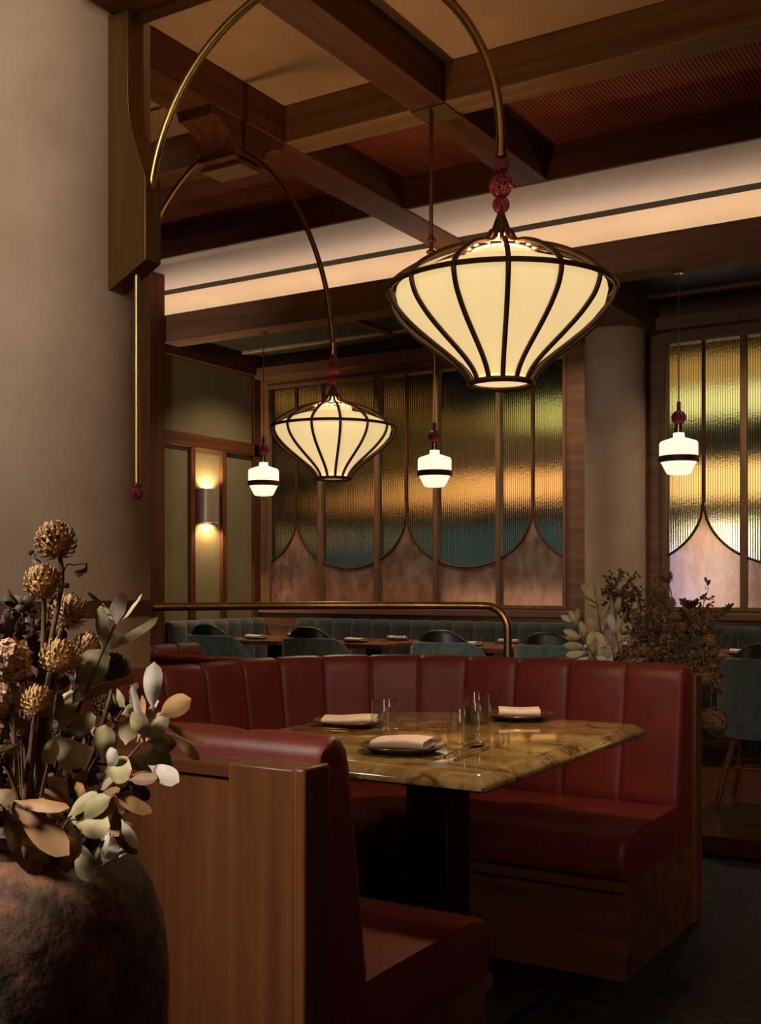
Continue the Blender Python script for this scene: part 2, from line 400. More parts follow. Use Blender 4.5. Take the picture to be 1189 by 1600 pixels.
# the street outside, at night: a dark facade, with glowing bands added to colour the panes
struct(MB().box((-12, 11.6, -.5), (6, 11.8, 6)).build('exterior_facade', mat('street facade', (40, 42, 40), (52, 52, 48), rough=.9, s=2)), 'dark facade across the street')
struct(MB().box((-12, 8.9, -.3), (6, 11.6, -.02)).build('exterior_pavement', mat('street paving', (58, 50, 46), (70, 62, 56), rough=.7, s=4)), 'pavement outside the windows')
def glow(name, a, b, c, s):
    return struct(MB().box(a, b).build(name, emit(name+' light', c, s)), 'lit '+name.replace('_', ' ')+' across the street')
for a_, b_, c_, p_ in (((-9.6, 1.36), (-4.3, 1.92), (70, 104, 110), .42), ((-6.95, 2.20), (-4.4, 2.50), (255, 188, 112), 1.5), ((-7.75, 2.12), (-7.0, 2.34), (244, 176, 100), .9), ((-8.65, 1.70), (-8.05, 1.94), (250, 190, 110), .9),
      ((-9.6, 2.62), (-4.4, 2.94), (128, 98, 50), .42), ((-9.0, 3.42), (-7.9, 3.66), (230, 170, 84), .9), ((-6.9, 2.98), (-5.35, 3.22), (150, 120, 60), .55), ((-5.3, 2.96), (-4.5, 3.26), (206, 206, 124), 1.5),
      ((-3.9, 3.92), (2.5, 4.10), (210, 170, 90), .9), ((-3.9, 3.32), (2.5, 3.58), (206, 168, 92), .8), ((-3.9, 2.96), (2.5, 3.26), (226, 226, 156), 1.5), ((-3.9, 2.12), (2.5, 2.48), (255, 214, 140), 1.7), ((-3.4, 1.6), (2.5, 1.95), (176, 164, 96), .8),
      ((-3.44, .78), (-2.84, 1.86), (240, 240, 246), 3.6), ((-3.80, .78), (-3.46, 1.60), (170, 192, 255), 3.2), ((-2.6, .8), (2.5, 1.4), (190, 150, 140), 1.4), ((-6.2, .98), (-4.4, 1.12), (255, 222, 186), 2.6), ((-9.6, .92), (-6.4, 1.30), (206, 146, 114), .62)):
    glow('exterior_glow_band', (a_[0], 11.5, a_[1]), (b_[0], 11.6, b_[1]), c_, p_)

# ------------------------------------------------------------------ columns
cx1, cy1, R1 = -3.436, 3.0, 0.45
col = MB().lathe([(R1, 0), (R1, ZC)], 72, (cx1, cy1, 0)).build('column', M['plaster']); struct(col, 'large round plaster column behind the booth')
bd = MB().lathe([(R1-.01, 1.128), (R1+.008, 1.130), (R1+.008, 1.188), (R1-.01, 1.190)], 72, (cx1, cy1, 0)).build('trim_14', M['booth_x']); struct(bd, 'oak band around the near plaster column')
struct(MB().lathe([(.23, .085), (.23, 3.19)], 48, (-3.024, 8.35, 0)).build('column', M['plaster']), 'slim round plaster column between the two windows')

# ------------------------------------------------------------------ bracket, lanterns
def bracket(name, label, base, flip=1):
    b = thing(name, label, 'bracket', base)
    pts = [(-3.10, 2.30), (-2.97, 2.318), (-2.805, 2.40), (-2.805, 2.695)]
    for i in range(1, 11):
        t = i/10; pts.append((-2.805 - .084*sin(t*PI/2), 2.695 + .31*t))
    pts += [(-2.889, 3.31), (-3.10, 3.31)]
    mb = MB().prism(pts, 2.96, 3.04, 'y'); mb.build('bracket_plate', M['brass_dark'], b, smooth=.3, bevel=.002)
    return b
br = bracket('wall_bracket', 'tall brass bracket plate fixed to the near plaster column', (-2.9, 3.0, 2.3))
rod = MB().tube([(-2.884, 3, 2.42), (-2.884, 3, 1.61)], .0115, 12); rod.build('tail_rod', M['brass'], br)
def knot(mb, c, r, n=9, t=.0035, seed=1):
    """an open ball of wound cord"""
    rnd = random.Random(seed)
    for i in range(n):
        ax = Vector((rnd.gauss(0, 1), rnd.gauss(0, 1), rnd.gauss(0, 1))).normalized()
        u = ax.orthogonal().normalized(); w = ax.cross(u)
        mb.tube([Vector(c) + (u*cos(a)+w*sin(a))*(r-t) for a in [2*PI*j/22 for j in range(23)]], t, 5, False)
    return mb
MB().lathe([(.0, 1.602), (.022, 1.602), (.022, 1.607), (.012, 1.612)], 16, (-2.884, 3, 0)).build('end_cap', M['bronze'], br)
knot(MB(), (-2.884, 3, 1.578), .024, 9, .003, 3).build('cord_ball', M['red_knot'], br)

def lantern(label, loc):
    """a caged lantern; its own origin is the end of the arm"""
    L = thing('caged_lantern', label, 'lamp', (0, 0, 0))
    z0 = 2.555
    def zz(p): return [(r, z-z0) for r, z in p]
    MB().lathe(zz([(.0001, 2.560), (.0165, 2.560), (.0165, 2.512), (.0195, 2.511), (.0195, 2.500), (.0001, 2.499)]), 24).build('collar', M['bright_brass'], L, world=False)
    for i, (z, r) in enumerate(((2.474, .0245), (2.417, .0350), (2.362, .0255))):
        knot(MB(), (0, 0, z-z0), r, 17, .0019, 10+i).build('cord_ball', M['red_knot'], L, world=False)
    MB().tube([(0, 0, 2.50-z0), (0, 0, 2.33-z0)], .006, 8).build('hanging_rod', M['bright_brass'], L, world=False)
    MB().lathe(zz([(.0001, 2.345), (.009, 2.345), (.013, 2.330), (.024, 2.300), (.036, 2.268), (.030, 2.264), (.0001, 2.268)]), 24).build('cap_cone', M['bronze'], L, world=False)
    prof = [(.028, 2.285), (.046, 2.254), (.085, 2.234), (.140, 2.222), (.205, 2.198), (.262, 2.168), (.308, 2.136), (.331, 2.104),
            (.318, 2.058), (.288, 2.020), (.256, 1.990), (.213, 1.956), (.170, 1.924), (.135, 1.896), (.111, 1.872), (.097, 1.852), (.090, 1.836)]
    sp = spline([(r, 0, z-z0) for r, z in prof], 4)
    for i in range(14):
        a = 2*PI*i/14 + .28; 
        MB().tube([(p.x*cos(a), p.x*sin(a), p.z) for p in sp], .0076, 8).build('rib', M['bronze'], L, world=False)
    for R, z, t in ((.333, 2.108, .0078), (.092, 1.836, .0088), (.085, 2.226, .0055)):
        MB().tube([(R*cos(a), R*sin(a), z-z0) for a in [2*PI*j/64 for j in range(65)]], t, 8, False).build('ring', M['bronze'], L, world=False)
    sh = [(.060, 1.842), (.078, 1.856), (.094, 1.880), (.116, 1.903), (.153, 1.932), (.196, 1.965), (.240, 2.000), (.272, 2.030), (.300, 2.064), (.309, 2.100),
          (.306, 2.116), (.290, 2.130), (.250, 2.150), (.19, 2.172), (.13, 2.186), (.10, 2.190), (.10, 2.211), (.088, 2.212)]
    MB().lathe(zz(sh), 64, caps=False).build('shade', M['shade'], L, world=False)
    MB().lathe(zz([(.0001, 1.840), (.080, 1.840), (.080, 1.846), (.0001, 1.846)]), 32).build('diffuser', M['shade_low'], L, world=False)
    L.location = loc
    return L
l1 = lantern('larger looking caged lantern hanging over the marble table', (-1.435, 3.0, 2.555))
l2 = dup(l1, (-3.375, 4.99, 2.53), .2, 'smaller looking caged lantern hanging beyond the brass rail')

arm = MB().tube([(-2.845, 3.0, 2.62)] + [(-2.13-.695*cos(t), 3.0, 2.55+.695*sin(t)) for t in [PI*.06 + PI*.94*i/48 for i in range(49)]] , .0142, 16).build('lamp_arm', M['brass'])
tag(arm, 'near arched brass arm from the column bracket to the larger lantern', 'lamp arm')
pts = [(-4.80, 2.75), (-4.765, 3.0), (-4.69, 3.28), (-4.57, 3.486), (-4.36, 3.664), (-4.172, 3.715), (-4.0, 3.688), (-3.828, 3.575), (-3.674, 3.397), (-3.524, 3.128), (-3.42, 2.83), (-3.375, 2.53)]
a2 = thing('lamp_arm', 'far arched brass arm clipped to a ceiling block, holding the smaller lantern', 'lamp arm', (-4.8, 4.99, 2.4))
MB().tube(spline([(u, 4.99, z) for u, z in pts], 7), .0142, 14).build('arm_tube', M['brass_dark'], a2)
MB().tube([(-4.80, 4.99, 2.80), (-4.80, 4.99, 1.70)], .0115, 10).build('tail_rod', M['brass'], a2)
knot(MB(), (-4.80, 4.99, 1.675), .024, 8, .003, 5).build('cord_ball', M['red_knot'], a2)
bk = thing('ceiling_block', 'curved oak block with brass clip under the long beam', 'bracket', (-4.1, 4.99, 3.85))
pts = [(4.70, 3.852), (4.72, 3.80)] + [(4.72+.19*sin(t), 3.80-.16*(1-cos(t))) for t in [PI/2*i/8 for i in range(1, 9)]] + [(4.93, 3.63), (5.15, 3.63)] + [(5.36-.19*sin(t), 3.80-.16*(1-cos(t))) for t in [PI/2*i/8 for i in range(8, 0, -1)]] + [(5.36, 3.80), (5.38, 3.852)]
MB().prism(pts, -4.225, -3.985, 'x').build('block', M['beam_y'], bk, bevel=.003)
MB().box((-4.26, 4.95, 3.600), (-3.975, 5.13, 3.630)).build('clip', M['brass'], bk, bevel=.002)
MB().tube([(-4.30, 4.99, 3.70), (-4.22, 4.99, 3.716)], .022, 12).build('collar', M['bright_brass'], bk)

# slim brass drop rod under the beam crossing
dr = thing('drop_rod', 'slim brass rod hanging from the beam crossing with a small fitting', 'rod', (-3.0, 5.40, 3.1))
MB().box((-3.114, 5.362, 3.842), (-2.901, 5.559, 3.8495)).build('mounting_plate', M['brass'], dr)
MB().tube([(-3.005, 5.40, 3.85), (-3.005, 5.40, 3.13)], .011, 12).build('rod', M['brass_dark'], dr)
MB().lathe([(.0001, .05), (.013, .05), (.013, .03), (.028, .026), (.028, .016), (.012, .010), (.012, -.03), (.024, -.036), (.028, -.046), (.020, -.052), (.0001, -.053)], 20, (-3.005, 5.40, 3.11)).build('fitting', M['bronze'], dr)

# pendants
def pendant(label, u):
    P = thing('pendant_lamp', label, 'lamp', (u, 7.36, ZFS), group='opal pendants along the windows')
    o = -ZFS + EYE
    MB().tube([(0, 0, 0), (0, 0, 1.19+o)], .0055, 8).build('rod', M['brass'], P, world=False)
    MB().lathe([(.0001, -.0), (.03, -.0), (.03, -.012), (.0001, -.014)], 16).build('ceiling_rose', M['brass'], P, world=False)
    MB().lathe([(.0001, 1.20+o), (.013, 1.20+o), (.014, 1.135+o), (.0001, 1.13+o)], 14).build('cord_sleeve', M['red_knot'], P, world=False)
    b = MB(); n = 14
    b.lathe([(.044*sin(PI*j/14), 1.095+o+.044*cos(PI*j/14)) for j in range(15)], 24)
    for q in range(16):
        a0 = 2*PI*q/16
        b.tube([(.0455*sin(PI*j/14)*cos(a0+j*.13), .0455*sin(PI*j/14)*sin(a0+j*.13), 1.095+o+.0455*cos(PI*j/14)) for j in range(1, 14)], .003, 5)
    b.build('cord_ball', M['red_knot'], P, world=False)
    MB().lathe([(.0001, 1.055+o), (.024, 1.052+o), (.026, 1.0+o), (.036, .998+o), (.036, .992+o), (.0001, .992+o)], 20).build('neck', M['bright_brass'], P, world=False)
    MB().lathe([(.0001, .994+o), (.036, .994+o), (.037, .965+o), (.06, .957+o), (.112, .940+o), (.122, .932+o), (.125, .92+o), (.125, .842+o), (.118, .80+o), (.112, .795+o), (.082, .735+o), (.074, .724+o), (.05, .720+o), (.0001, .720+o)], 36).build('globe', M['globe'], P, world=False)
    MB().lathe([(.124, .842+o), (.131, .840+o), (.131, .802+o), (.117, .800+o)], 36).build('band', M['leather_seam'], P, world=False)
    return P
p0 = pendant('opal pendant lamp leftmost of three, beside the smaller lantern', -5.667)
PEND = [(-5.667, None), (-4.066, 'opal pendant lamp hanging midway, in front of the fluted glass window'), (-2.228, 'opal pendant lamp rightmost of three, in front of the bright window')]
for u, lb in PEND[1:]: dup(p0, (u, 7.36, ZFS), 0, lb)

# sconce on the olive wall
sc = thing('wall_sconce', 'half round bronze wall sconce glowing up and down on the olive wall', 'lamp', (UL, 7.845, 1.9))
pl = [(UL+.004, 7.72)] + [(UL + .012 + .10*cos(a), 7.835 + .105*sin(a)) for a in [-PI/2 + PI*i/16 for i in range(17)]] + [(UL+.004, 7.95)]
o_ = [(UL + .012 + .10*cos(a), 7.845 + .105*sin(a)) for a in [-PI/2 + PI*i/16 for i in range(17)]]
i_ = [(UL + .012 + .092*cos(a), 7.845 + .097*sin(a)) for a in [PI/2 - PI*i/16 for i in range(17)]]
MB().prism(o_ + i_, 1.80, 2.10, 'z').build('shield', M['sconce'], sc, smooth=.5)
MB().box((UL, 7.70, 1.80), (UL+.012, 7.99, 2.10)).build('back_plate', M['beam_z'], sc)
MB().tube([(UL+.05, 7.845, 1.90), (UL+.05, 7.845, 2.0)], .018, 12).build('bulb', emit('sconce bulb', (255, 214, 150), 14), sc)

# ------------------------------------------------------------------ booths
def booth(name, label, openU, backU, Vn, Vf, rad, drop, seatD, place=None):
    """U shaped banquette; the path follows the inside of the timber back from the near wing round to the far wing"""
    sgn = 1 if openU > backU else -1
    path = []
    L = abs(openU-backU) - rad; n = int(L/.0045)
    for i in range(n): path.append((openU - sgn*L*i/n, Vn, 0, 1))
    cu = backU + sgn*rad
    na = int(rad*PI/2/.0045)
    for i in range(na):
        a = PI/2*i/na; path.append((cu - sgn*rad*sin(a), Vn+rad-rad*cos(a), sgn*sin(a), cos(a)))
    m = max(4, int((Vf-Vn-2*rad)/.0045))
    for i in range(m): path.append((backU, Vn+rad+(Vf-Vn-2*rad)*i/m, sgn, 0))
    for i in range(na):
        a = PI/2*i/na; path.append((cu - sgn*rad*cos(a), Vf-rad+rad*sin(a), sgn*cos(a), -sin(a)))
    for i in range(n+1): path.append((cu + sgn*L*i/n, Vf, 0, -1))
    S = [0]
    for p, q in zip(path[:-1], path[1:]): S.append(S[-1] + math.hypot(p[0]-q[0], p[1]-q[1]))
    tot = S[-1]; nch = round(tot/.222); ch = tot/nch
    B = thing(name, label, 'booth', ((openU+backU)/2, (Vn+Vf)/2, 0))
    if place: B.location = (place[0], place[1], 0); B.rotation_euler = (0, 0, place[2])
    kw = dict(world=not place)
    def sect(sec, puff=0.0, lo=0, hi=None, ends=0.02):
        rings = []
        for (u, v, nx, ny), s in zip(path, S):
            e = min(s, tot-s); sh = 0
            if e < ends: sh = ends - math.sqrt(max(0, ends**2-(ends-e)**2))
            q = abs((s/ch + .5) % 1 - .5)*ch; ph = .45*(1-math.exp(-q/.006)) + .55*abs(sin(PI*s/ch))**.5
            ring = []
            for k, (d, z, w) in enumerate(sec):
                dd = d - sh*.8*(1 if w >= 0 else 0) + puff*w*(ph-1); z2 = z - (puff*.55*(1-ph) if w > .4 and z > .85 else 0) - (sh*.7 if z > .85 else 0)
                ring.append((u+nx*dd, v+ny*dd, z2-drop if z > .2 else z))
            rings.append(ring)
        return rings
    back = [(.0, .456, 0), (.0, .92, 0), (.008, .940, .2), (.028, .955, .6), (.052, .960, .8), (.078, .953, 1), (.097, .932, 1), (.106, .90, 1), (.120, .80, 1), (.135, .70, 1), (.150, .60, 1), (.165, .50, 1), (.172, .472, 1), (.165, .457, .5)]
    # refine the path near the seams by resampling
    MB().sweep(sect(back, .017)).build('backrest', M['leather'], B, smooth=1.0, **kw)
    for k in range(1, nch):
        i = min(range(len(S)), key=lambda j: abs(S[j]-k*ch)); u, v, nx, ny = path[i]
        MB().tube(spline([(u+nx*d, v+ny*d, z-drop) for d, z in ((.020, .944), (.045, .948), (.066, .943), (.083, .926), (.092, .898), (.105, .80), (.120, .70), (.135, .60), (.150, .50), (.156, .47))], 3), .0034, 6).build('seam', M['leather_seam'], B, **kw)
    sd = seatD
    cush = [(.0, .31, 0), (.0, .452, 0), (.10, .457, 0), (.25, .460, 0), (sd-.20, .461, 0), (sd-.09, .458, 0), (sd-.04, .449, 0), (sd-.012, .432, 0), (sd, .405, 0), (sd+.002, .36, 0), (sd-.004, .325, 0), (sd-.02, .31, 0)]
    MB().sweep(sect(cush, 0, ends=.03)).build('seat', M['leather'], B, smooth=1.0, **kw)
    base = [(.0, .0, 0), (.0, .308, 0), (sd-.004, .308, 0), (sd-.004, .278, 0), (sd-.04, .274, 0), (sd-.04, .085, 0), (sd-.012, .072, 0), (sd-.004, .0, 0)]
    MB().sweep([[(u+nx*d, v+ny*d, z) for d, z, w in base] for u, v, nx, ny in path[::8] + [path[-1]]]).build('base', M['booth_x'], B, smooth=.4, **kw)
    zt = .905-drop
    pan = [(-.070, .0), (-.070, zt-.02), (-.060, zt-.012), (-.002, zt-.012), (-.002, .0)]
    pp = path[::8] + [path[-1]]
    MB().sweep([[(u+nx*d, v+ny*d, z) for d, z in pan] for u, v, nx, ny in pp]).build('back_panel', M['booth_z'], B, smooth=.4, **kw)
    cap = [(-.078, zt-.022), (-.078, zt-.002), (-.004, zt+.004), (-.001, zt-.022)]
    MB().sweep([[(u+nx*d, v+ny*d, z) for d, z in cap] for u, v, nx, ny in pp]).build('top_rail', M['booth_x'], B, smooth=.4, **kw)
    for V, s2 in ((Vn, 1), (Vf, -1)):
        y0, y1 = sorted((V-.082*s2, V+.000*s2)); x0, x1 = sorted((openU-sgn*.165, openU+sgn*.012))
        x2, x3 = sorted((openU-sgn*.012, openU+sgn*.016))
        MB().box((x0, y0, 0), (x2 if sgn > 0 else x1, y1, zt+.006)).build('stile', M['booth_z'], B, bevel=.004, **kw)
        MB().box((x2, y0-.004, 0), (x3, y1-.002, zt+.010)).build('end_post', M['booth_z'], B, bevel=.006, **kw)
    return B
booth('booth', 'near U-shaped oxblood leather booth around the marble table', -1.20, -2.79, 1.745, 4.125, .76, 0.0, .72)
booth('booth', 'farther oxblood leather booth behind the brass rail', 1.12, 0.0, -1.30, 1.30, .55, .078, .50, (-3.5, 4.37, PI/2))

# brass rail round the back of the booth
rp = [(-3.12, 3.33)] + [(-2.9+.0, 3.55)] 
path = [(-3.13, 3.32, 1.157), (-3.02, 3.46, 1.157)]
path = spline([(-3.13, 3.31, 1.157), (-2.98, 3.60, 1.157), (-2.74, 3.93, 1.157), (-2.42, 4.15, 1.157), (-2.12, 4.235, 1.157)], 8)
path = [Vector(p) for p in path] + [Vector((-2.12 + .02 + .10*sin(a), 4.245, 1.057 + .10*cos(a))) for a in [PI/2*i/10 for i in range(1, 11)]] + [Vector((-2.0, 4.245, .0))]
rl = thing('brass_rail', 'slim brass rail curving from the column behind the near booth', 'rail', (-2.5, 4.2, 0))
MB().tube(path, .0165, 14).build('rail_tube', M['brass'], rl)
MB().tube([(-3.13, 3.30, 1.157), (-3.115, 3.325, 1.157)], .03, 16).build('flange', M['bronze'], rl)

# ------------------------------------------------------------------ marble table
tb = thing('marble_table', 'gold and green marble table inside the near booth', 'table', (-1.62, 2.96, 0))
U0, U1, V0, V1, rc = -2.13, -1.172, 2.365, 3.53, .36
def outline(o):
    r = rc - o; q = []
    q += [(U1-o, V0+o+.01), (U1-o, V1-o-.01), (U1-o-.01, V1-o)]
    q += arc(U0+rc, V1-rc, r, PI/2, PI, 14) + arc(U0+rc, V0+rc, r, PI, 1.5*PI, 14) + [(U1-o-.01, V0+o)]
    return q
rings = []
for o, z in ((.03, .756), (.010, .757), (.002, .763), (.0, .772), (.004, .780), (.012, .786), (.018, .793), (.026, .799), (.034, .800)):
    rings.append([(x, y, z) for x, y in outline(o)])
MB().sweep(rings).build('table_top', M['marble'], tb, smooth=.7)
MB().box((-1.68, 2.865, .02), (-1.54, 3.005, .757)).build('pedestal', M['black'], tb, bevel=.004)
MB().box((-1.86, 2.69, .0), (-1.36, 3.18, .022)).build('foot_plate', M['black'], tb, bevel=.004)

ZT = .800
def plate_at(label, u, v, r=.115):
    P = thing('plate', label, 'plate', (u, v, ZT), group='plates on the marble table')
    MB().lathe([(.0001, .003), (r*.55, .003), (r*.6, .0), (r*.66, .0), (r*.80, .006), (r, .017), (r*.995, .021), (r*.80, .011), (r*.62, .007), (.0001, .007)], 48).build('dish', M['plate'], P, world=False)
    MB().tube([(r*cos(a)*.998, r*sin(a)*.998, .0195) for a in [2*PI*j/48 for j in range(49)]], .0018, 6, False).build('gold_rim', M['bright_brass'], P, world=False)
    return P
def napkin_mesh(name, label, w=.135, d=.105, layers=3, seed=0, group=None):
    """a linen square folded into a pad of soft layers"""
    rnd = random.Random(seed); mb = MB(); H = .0078*layers; t = .0042; nx = 14
    def bend(x, y, z): return (x + .002*sin(y*45+seed), y + .003*sin(x*26+seed), z + (z/H)*(.0022*sin(x*34+seed) + .0016*sin(y*50+seed*2)) - (z/H)*.0012*(2*x/w)**4)
    sec = [(d/2, H-.001), (d/2-.01, H), (0, H+.0012)] + [(-d/2+H/2 - H/2*sin(a), H/2 + H/2*cos(a)) for a in [PI*j/9 for j in range(10)]] + [(0, 0), (d/2, 0)]
    inn = [(d/2, t), (0, t)] + [(-d/2+H/2 - (H/2-t)*sin(a), H/2 - (H/2-t)*cos(a)) for a in [PI*j/9 for j in range(10)]] + [(0, H-t+.001), (d/2, H-t-.001)]
    mb.sweep([[bend(-w/2 + w*i/nx, y, z) for y, z in sec + inn] for i in range(nx+1)])
    m = max(1, layers*2-3)
    for k in range(m):
        z0 = t + (H-2*t)*k/m + .0004; z1 = t + (H-2*t)*(k+1)/m - .0004; wa = w/2 - rnd.uniform(.002, .007); wb = w/2 - rnd.uniform(.001, .006); y0 = -d/2+H/2; y1 = d/2 - rnd.uniform(.002, .008)
        mb.sweep([[bend(-wa + (wa+wb)*i/nx, y, z) for y, z in ((y0, z0), (y1-.001, z0), (y1, (z0+z1)/2), (y1-.001, z1), (y0, z1))] for i in range(nx+1)])
    o = mb.build(name, M['napkin'], None, smooth=1.0, world=False)
    return tag(o, label, 'napkin', group)
def tumbler(label, r=.044, h=.097, group=None):
    o = MB().lathe([(.0001, 0), (r*.93, 0), (r*.96, .003), (r, .02), (r, h), (r-.0008, h+.0004), (r-.0014, h-.0006), (r-.0014, .013), (r*.85, .010), (.0001, .009)], 40).build('drinking_glass', M['glass'])
    return tag(o, label, 'glass', group)
plates = [('gold rimmed brown plate nearest the front edge, under a neat napkin', -1.535, 2.605), ('gold rimmed brown plate at the rounded end of the marble table', -1.955, 2.985), ('gold rimmed brown plate at the back right of the marble table', -1.575, 3.43)]
p1 = plate_at(*plates[0])
for lb, u, v in plates[1:]: dup(p1, (u, v, ZT), 0, lb)
naps = [('folded blush napkin on the front plate of the marble table', -1.535, 2.605, .25, 3, .145, .125), ('rumpled blush napkin on the plate at the rounded end of the table', -1.955, 2.985, .5, 2, .17, .13), ('folded blush napkin on the back right plate, facing the booth corner', -1.575, 3.43, .45, 3, .135, .115)]
for i, (lb, u, v, rz, ly, w, d) in enumerate(naps):
    n_ = napkin_mesh('napkin', lb, w, d, ly, i*5+1, 'napkins on the marble table'); n_.location = (u, v, ZT+.0135); n_.rotation_euler = (0, 0, rz)
gl = [('clear tumbler between the rumpled napkin and the front napkin', -1.77, 2.90, .046), ('clear tumbler at the back of the table, against the leather', -1.64, 3.245, .045), ('clear tumbler just right of the front napkin, beside the spoon', -1.442, 2.765, .0405), ('clear tumbler close behind the one beside the spoon', -1.475, 2.925, .0405)]
for lb, u, v, r in gl:
    g_ = tumbler(lb, r, .1 if r < .045 else .097, 'tumblers on the marble table'); g_.location = (u, v, ZT+.0005)
def bar_piece(a, b, kind, label):
    """brass cutlery lying from handle end a to working end b"""
    A = Vector((a[0], a[1], 0)); Bv = Vector((b[0], b[1], 0)); d = (Bv-A); L = d.length; d.normalize(); n = Vector((-d.y, d.x, 0))
    o = thing({'s': 'spoon', 'k': 'knife', 'f': 'fork'}[kind], label, 'cutlery', (a[0], a[1], ZT), group='brass cutlery on the marble table')
    def pt(t, w, z): return A + d*(t*L) + n*w + Vector((0, 0, ZT+z))
    MB().tube([pt(t, 0, .0045 + .004*sin(t*PI)) for t in [i/12*.78 for i in range(13)]], [.0038-.0016*i/12 for i in range(13)], 8, True, .7).build('handle', M['bright_brass'], o)
    if kind == 's':
        mb = MB(); vs = []; nn = 12
        rings = []
        for j, (rr, zz) in enumerate(((1, .008), (.9, .0058), (.6, .003), (.25, .0016))):
            rings.append([pt(.87 + .15*rr*cos(t), .019*rr*sin(t), zz) for t in [2*PI*i/24 for i in range(24)]])
        rings2 = [[p + Vector((0, 0, -.0012)) for p in r] for r in reversed(rings)]
        mb.sweep(rings2 + rings); mb.build('bowl', M['bright_brass'], o)
    elif kind == 'k':
        pl = [pt(.74, -.0045, .003), pt(.9, -.006, .003), pt(1.0, .002, .003), pt(.98, .0055, .003), pt(.74, .0045, .003)]
        MB().sweep([pl, [p + Vector((0, 0, .0022)) for p in pl]]).build('blade', M['bright_brass'], o)
    else:
        pl = [pt(.74, -.003, .005), pt(.82, -.010, .004), pt(.88, -.011, .004), pt(.88, .011, .004), pt(.82, .010, .004), pt(.74, .003, .005)]
        mb = MB().sweep([pl, [p + Vector((0, 0, .002)) for p in pl]])
        for w in (-.0095, -.0032, .0032, .0095): mb.tube([pt(.87, w, .005), pt(.95, w, .004), pt(1.0, w, .006)], .0015, 6)
        mb.build('tines', M['bright_brass'], o)
    return o
bar_piece((-1.385, 2.56), (-1.412, 2.83), 's', 'brass spoon lying beside the right hand tumblers')
bar_piece((-1.335, 2.52), (-1.365, 2.79), 'k', 'brass knife to the right of the spoon')
bar_piece((-2.045, 2.80), (-1.83, 2.875), 'f', 'brass fork near the rounded end of the marble table')
bar_piece((-2.02, 2.765), (-1.80, 2.83), 'k', 'brass knife beside the fork at the rounded end of the table')

# ------------------------------------------------------------------ window side: bench, tables, chairs
PZ = .085

def channel_back(p0, p1, nrm, z0, z1, w=.2, t=.11):
    P0, P1 = Vector(p0), Vector(p1); L = (P1-P0).length; d = (P1-P0)/L; n = round(L/w); per = 10
    rings = []
    for i in range(n*per+1):
        s = L*i/(n*per); ph = abs(sin(PI*i/per))**.45; q = P0 + d*s
        tt = t - .022*(1-ph); zt = z1 - .012*(1-ph)
        sec = [(0, z0), (0, zt-.02), (.02, zt), (tt*.6, zt), (tt*.9, zt-.02), (tt, zt-.06), (tt+.03, z0)]
        rings.append([(q.x+nrm[0]*a, q.y+nrm[1]*a, z) for a, z in sec])
    return MB().sweep(rings)
for lb, a_, b_ in (('long teal velvet bench under the five bay window', -6.15, -3.29), ('teal velvet bench under the bright right hand window', -2.755, 3.4)):
    bn = thing('bench', lb, 'bench', ((a_+b_)/2, 8.3, PZ))
    channel_back((a_, 8.56), (b_, 8.56), (0, -1), .45, .936).build('backrest', M['teal'], bn, smooth=1.0)
    MB().box((a_, 7.98, .36), (b_, 8.46, .53)).build('seat', M['teal'], bn, bevel=.03, seg=3)
    MB().box((a_, 8.05, PZ), (b_, 8.55, .36)).build('base', M['booth_x'], bn)
b2 = thing('bench', 'short olive banquette bench along the olive wall', 'bench', (-6.4, 7.5, .085))
channel_back((-6.655, 7.26), (-6.655, 8.56), (1, 0), .45, .93).build('backrest', mat('olive velvet', (34, 32, 21), (44, 41, 28), rough=.8, s=14, sheen=.3), b2, smooth=1.0)
MB().box((-6.64, 7.26, .36), (-6.16, 8.56, .53)).build('seat', M['teal'], b2, bevel=.03, seg=3)
MB().box((-6.64, 7.27, .085), (-6.16, 8.56, .36)).build('base', M['booth_y'], b2)

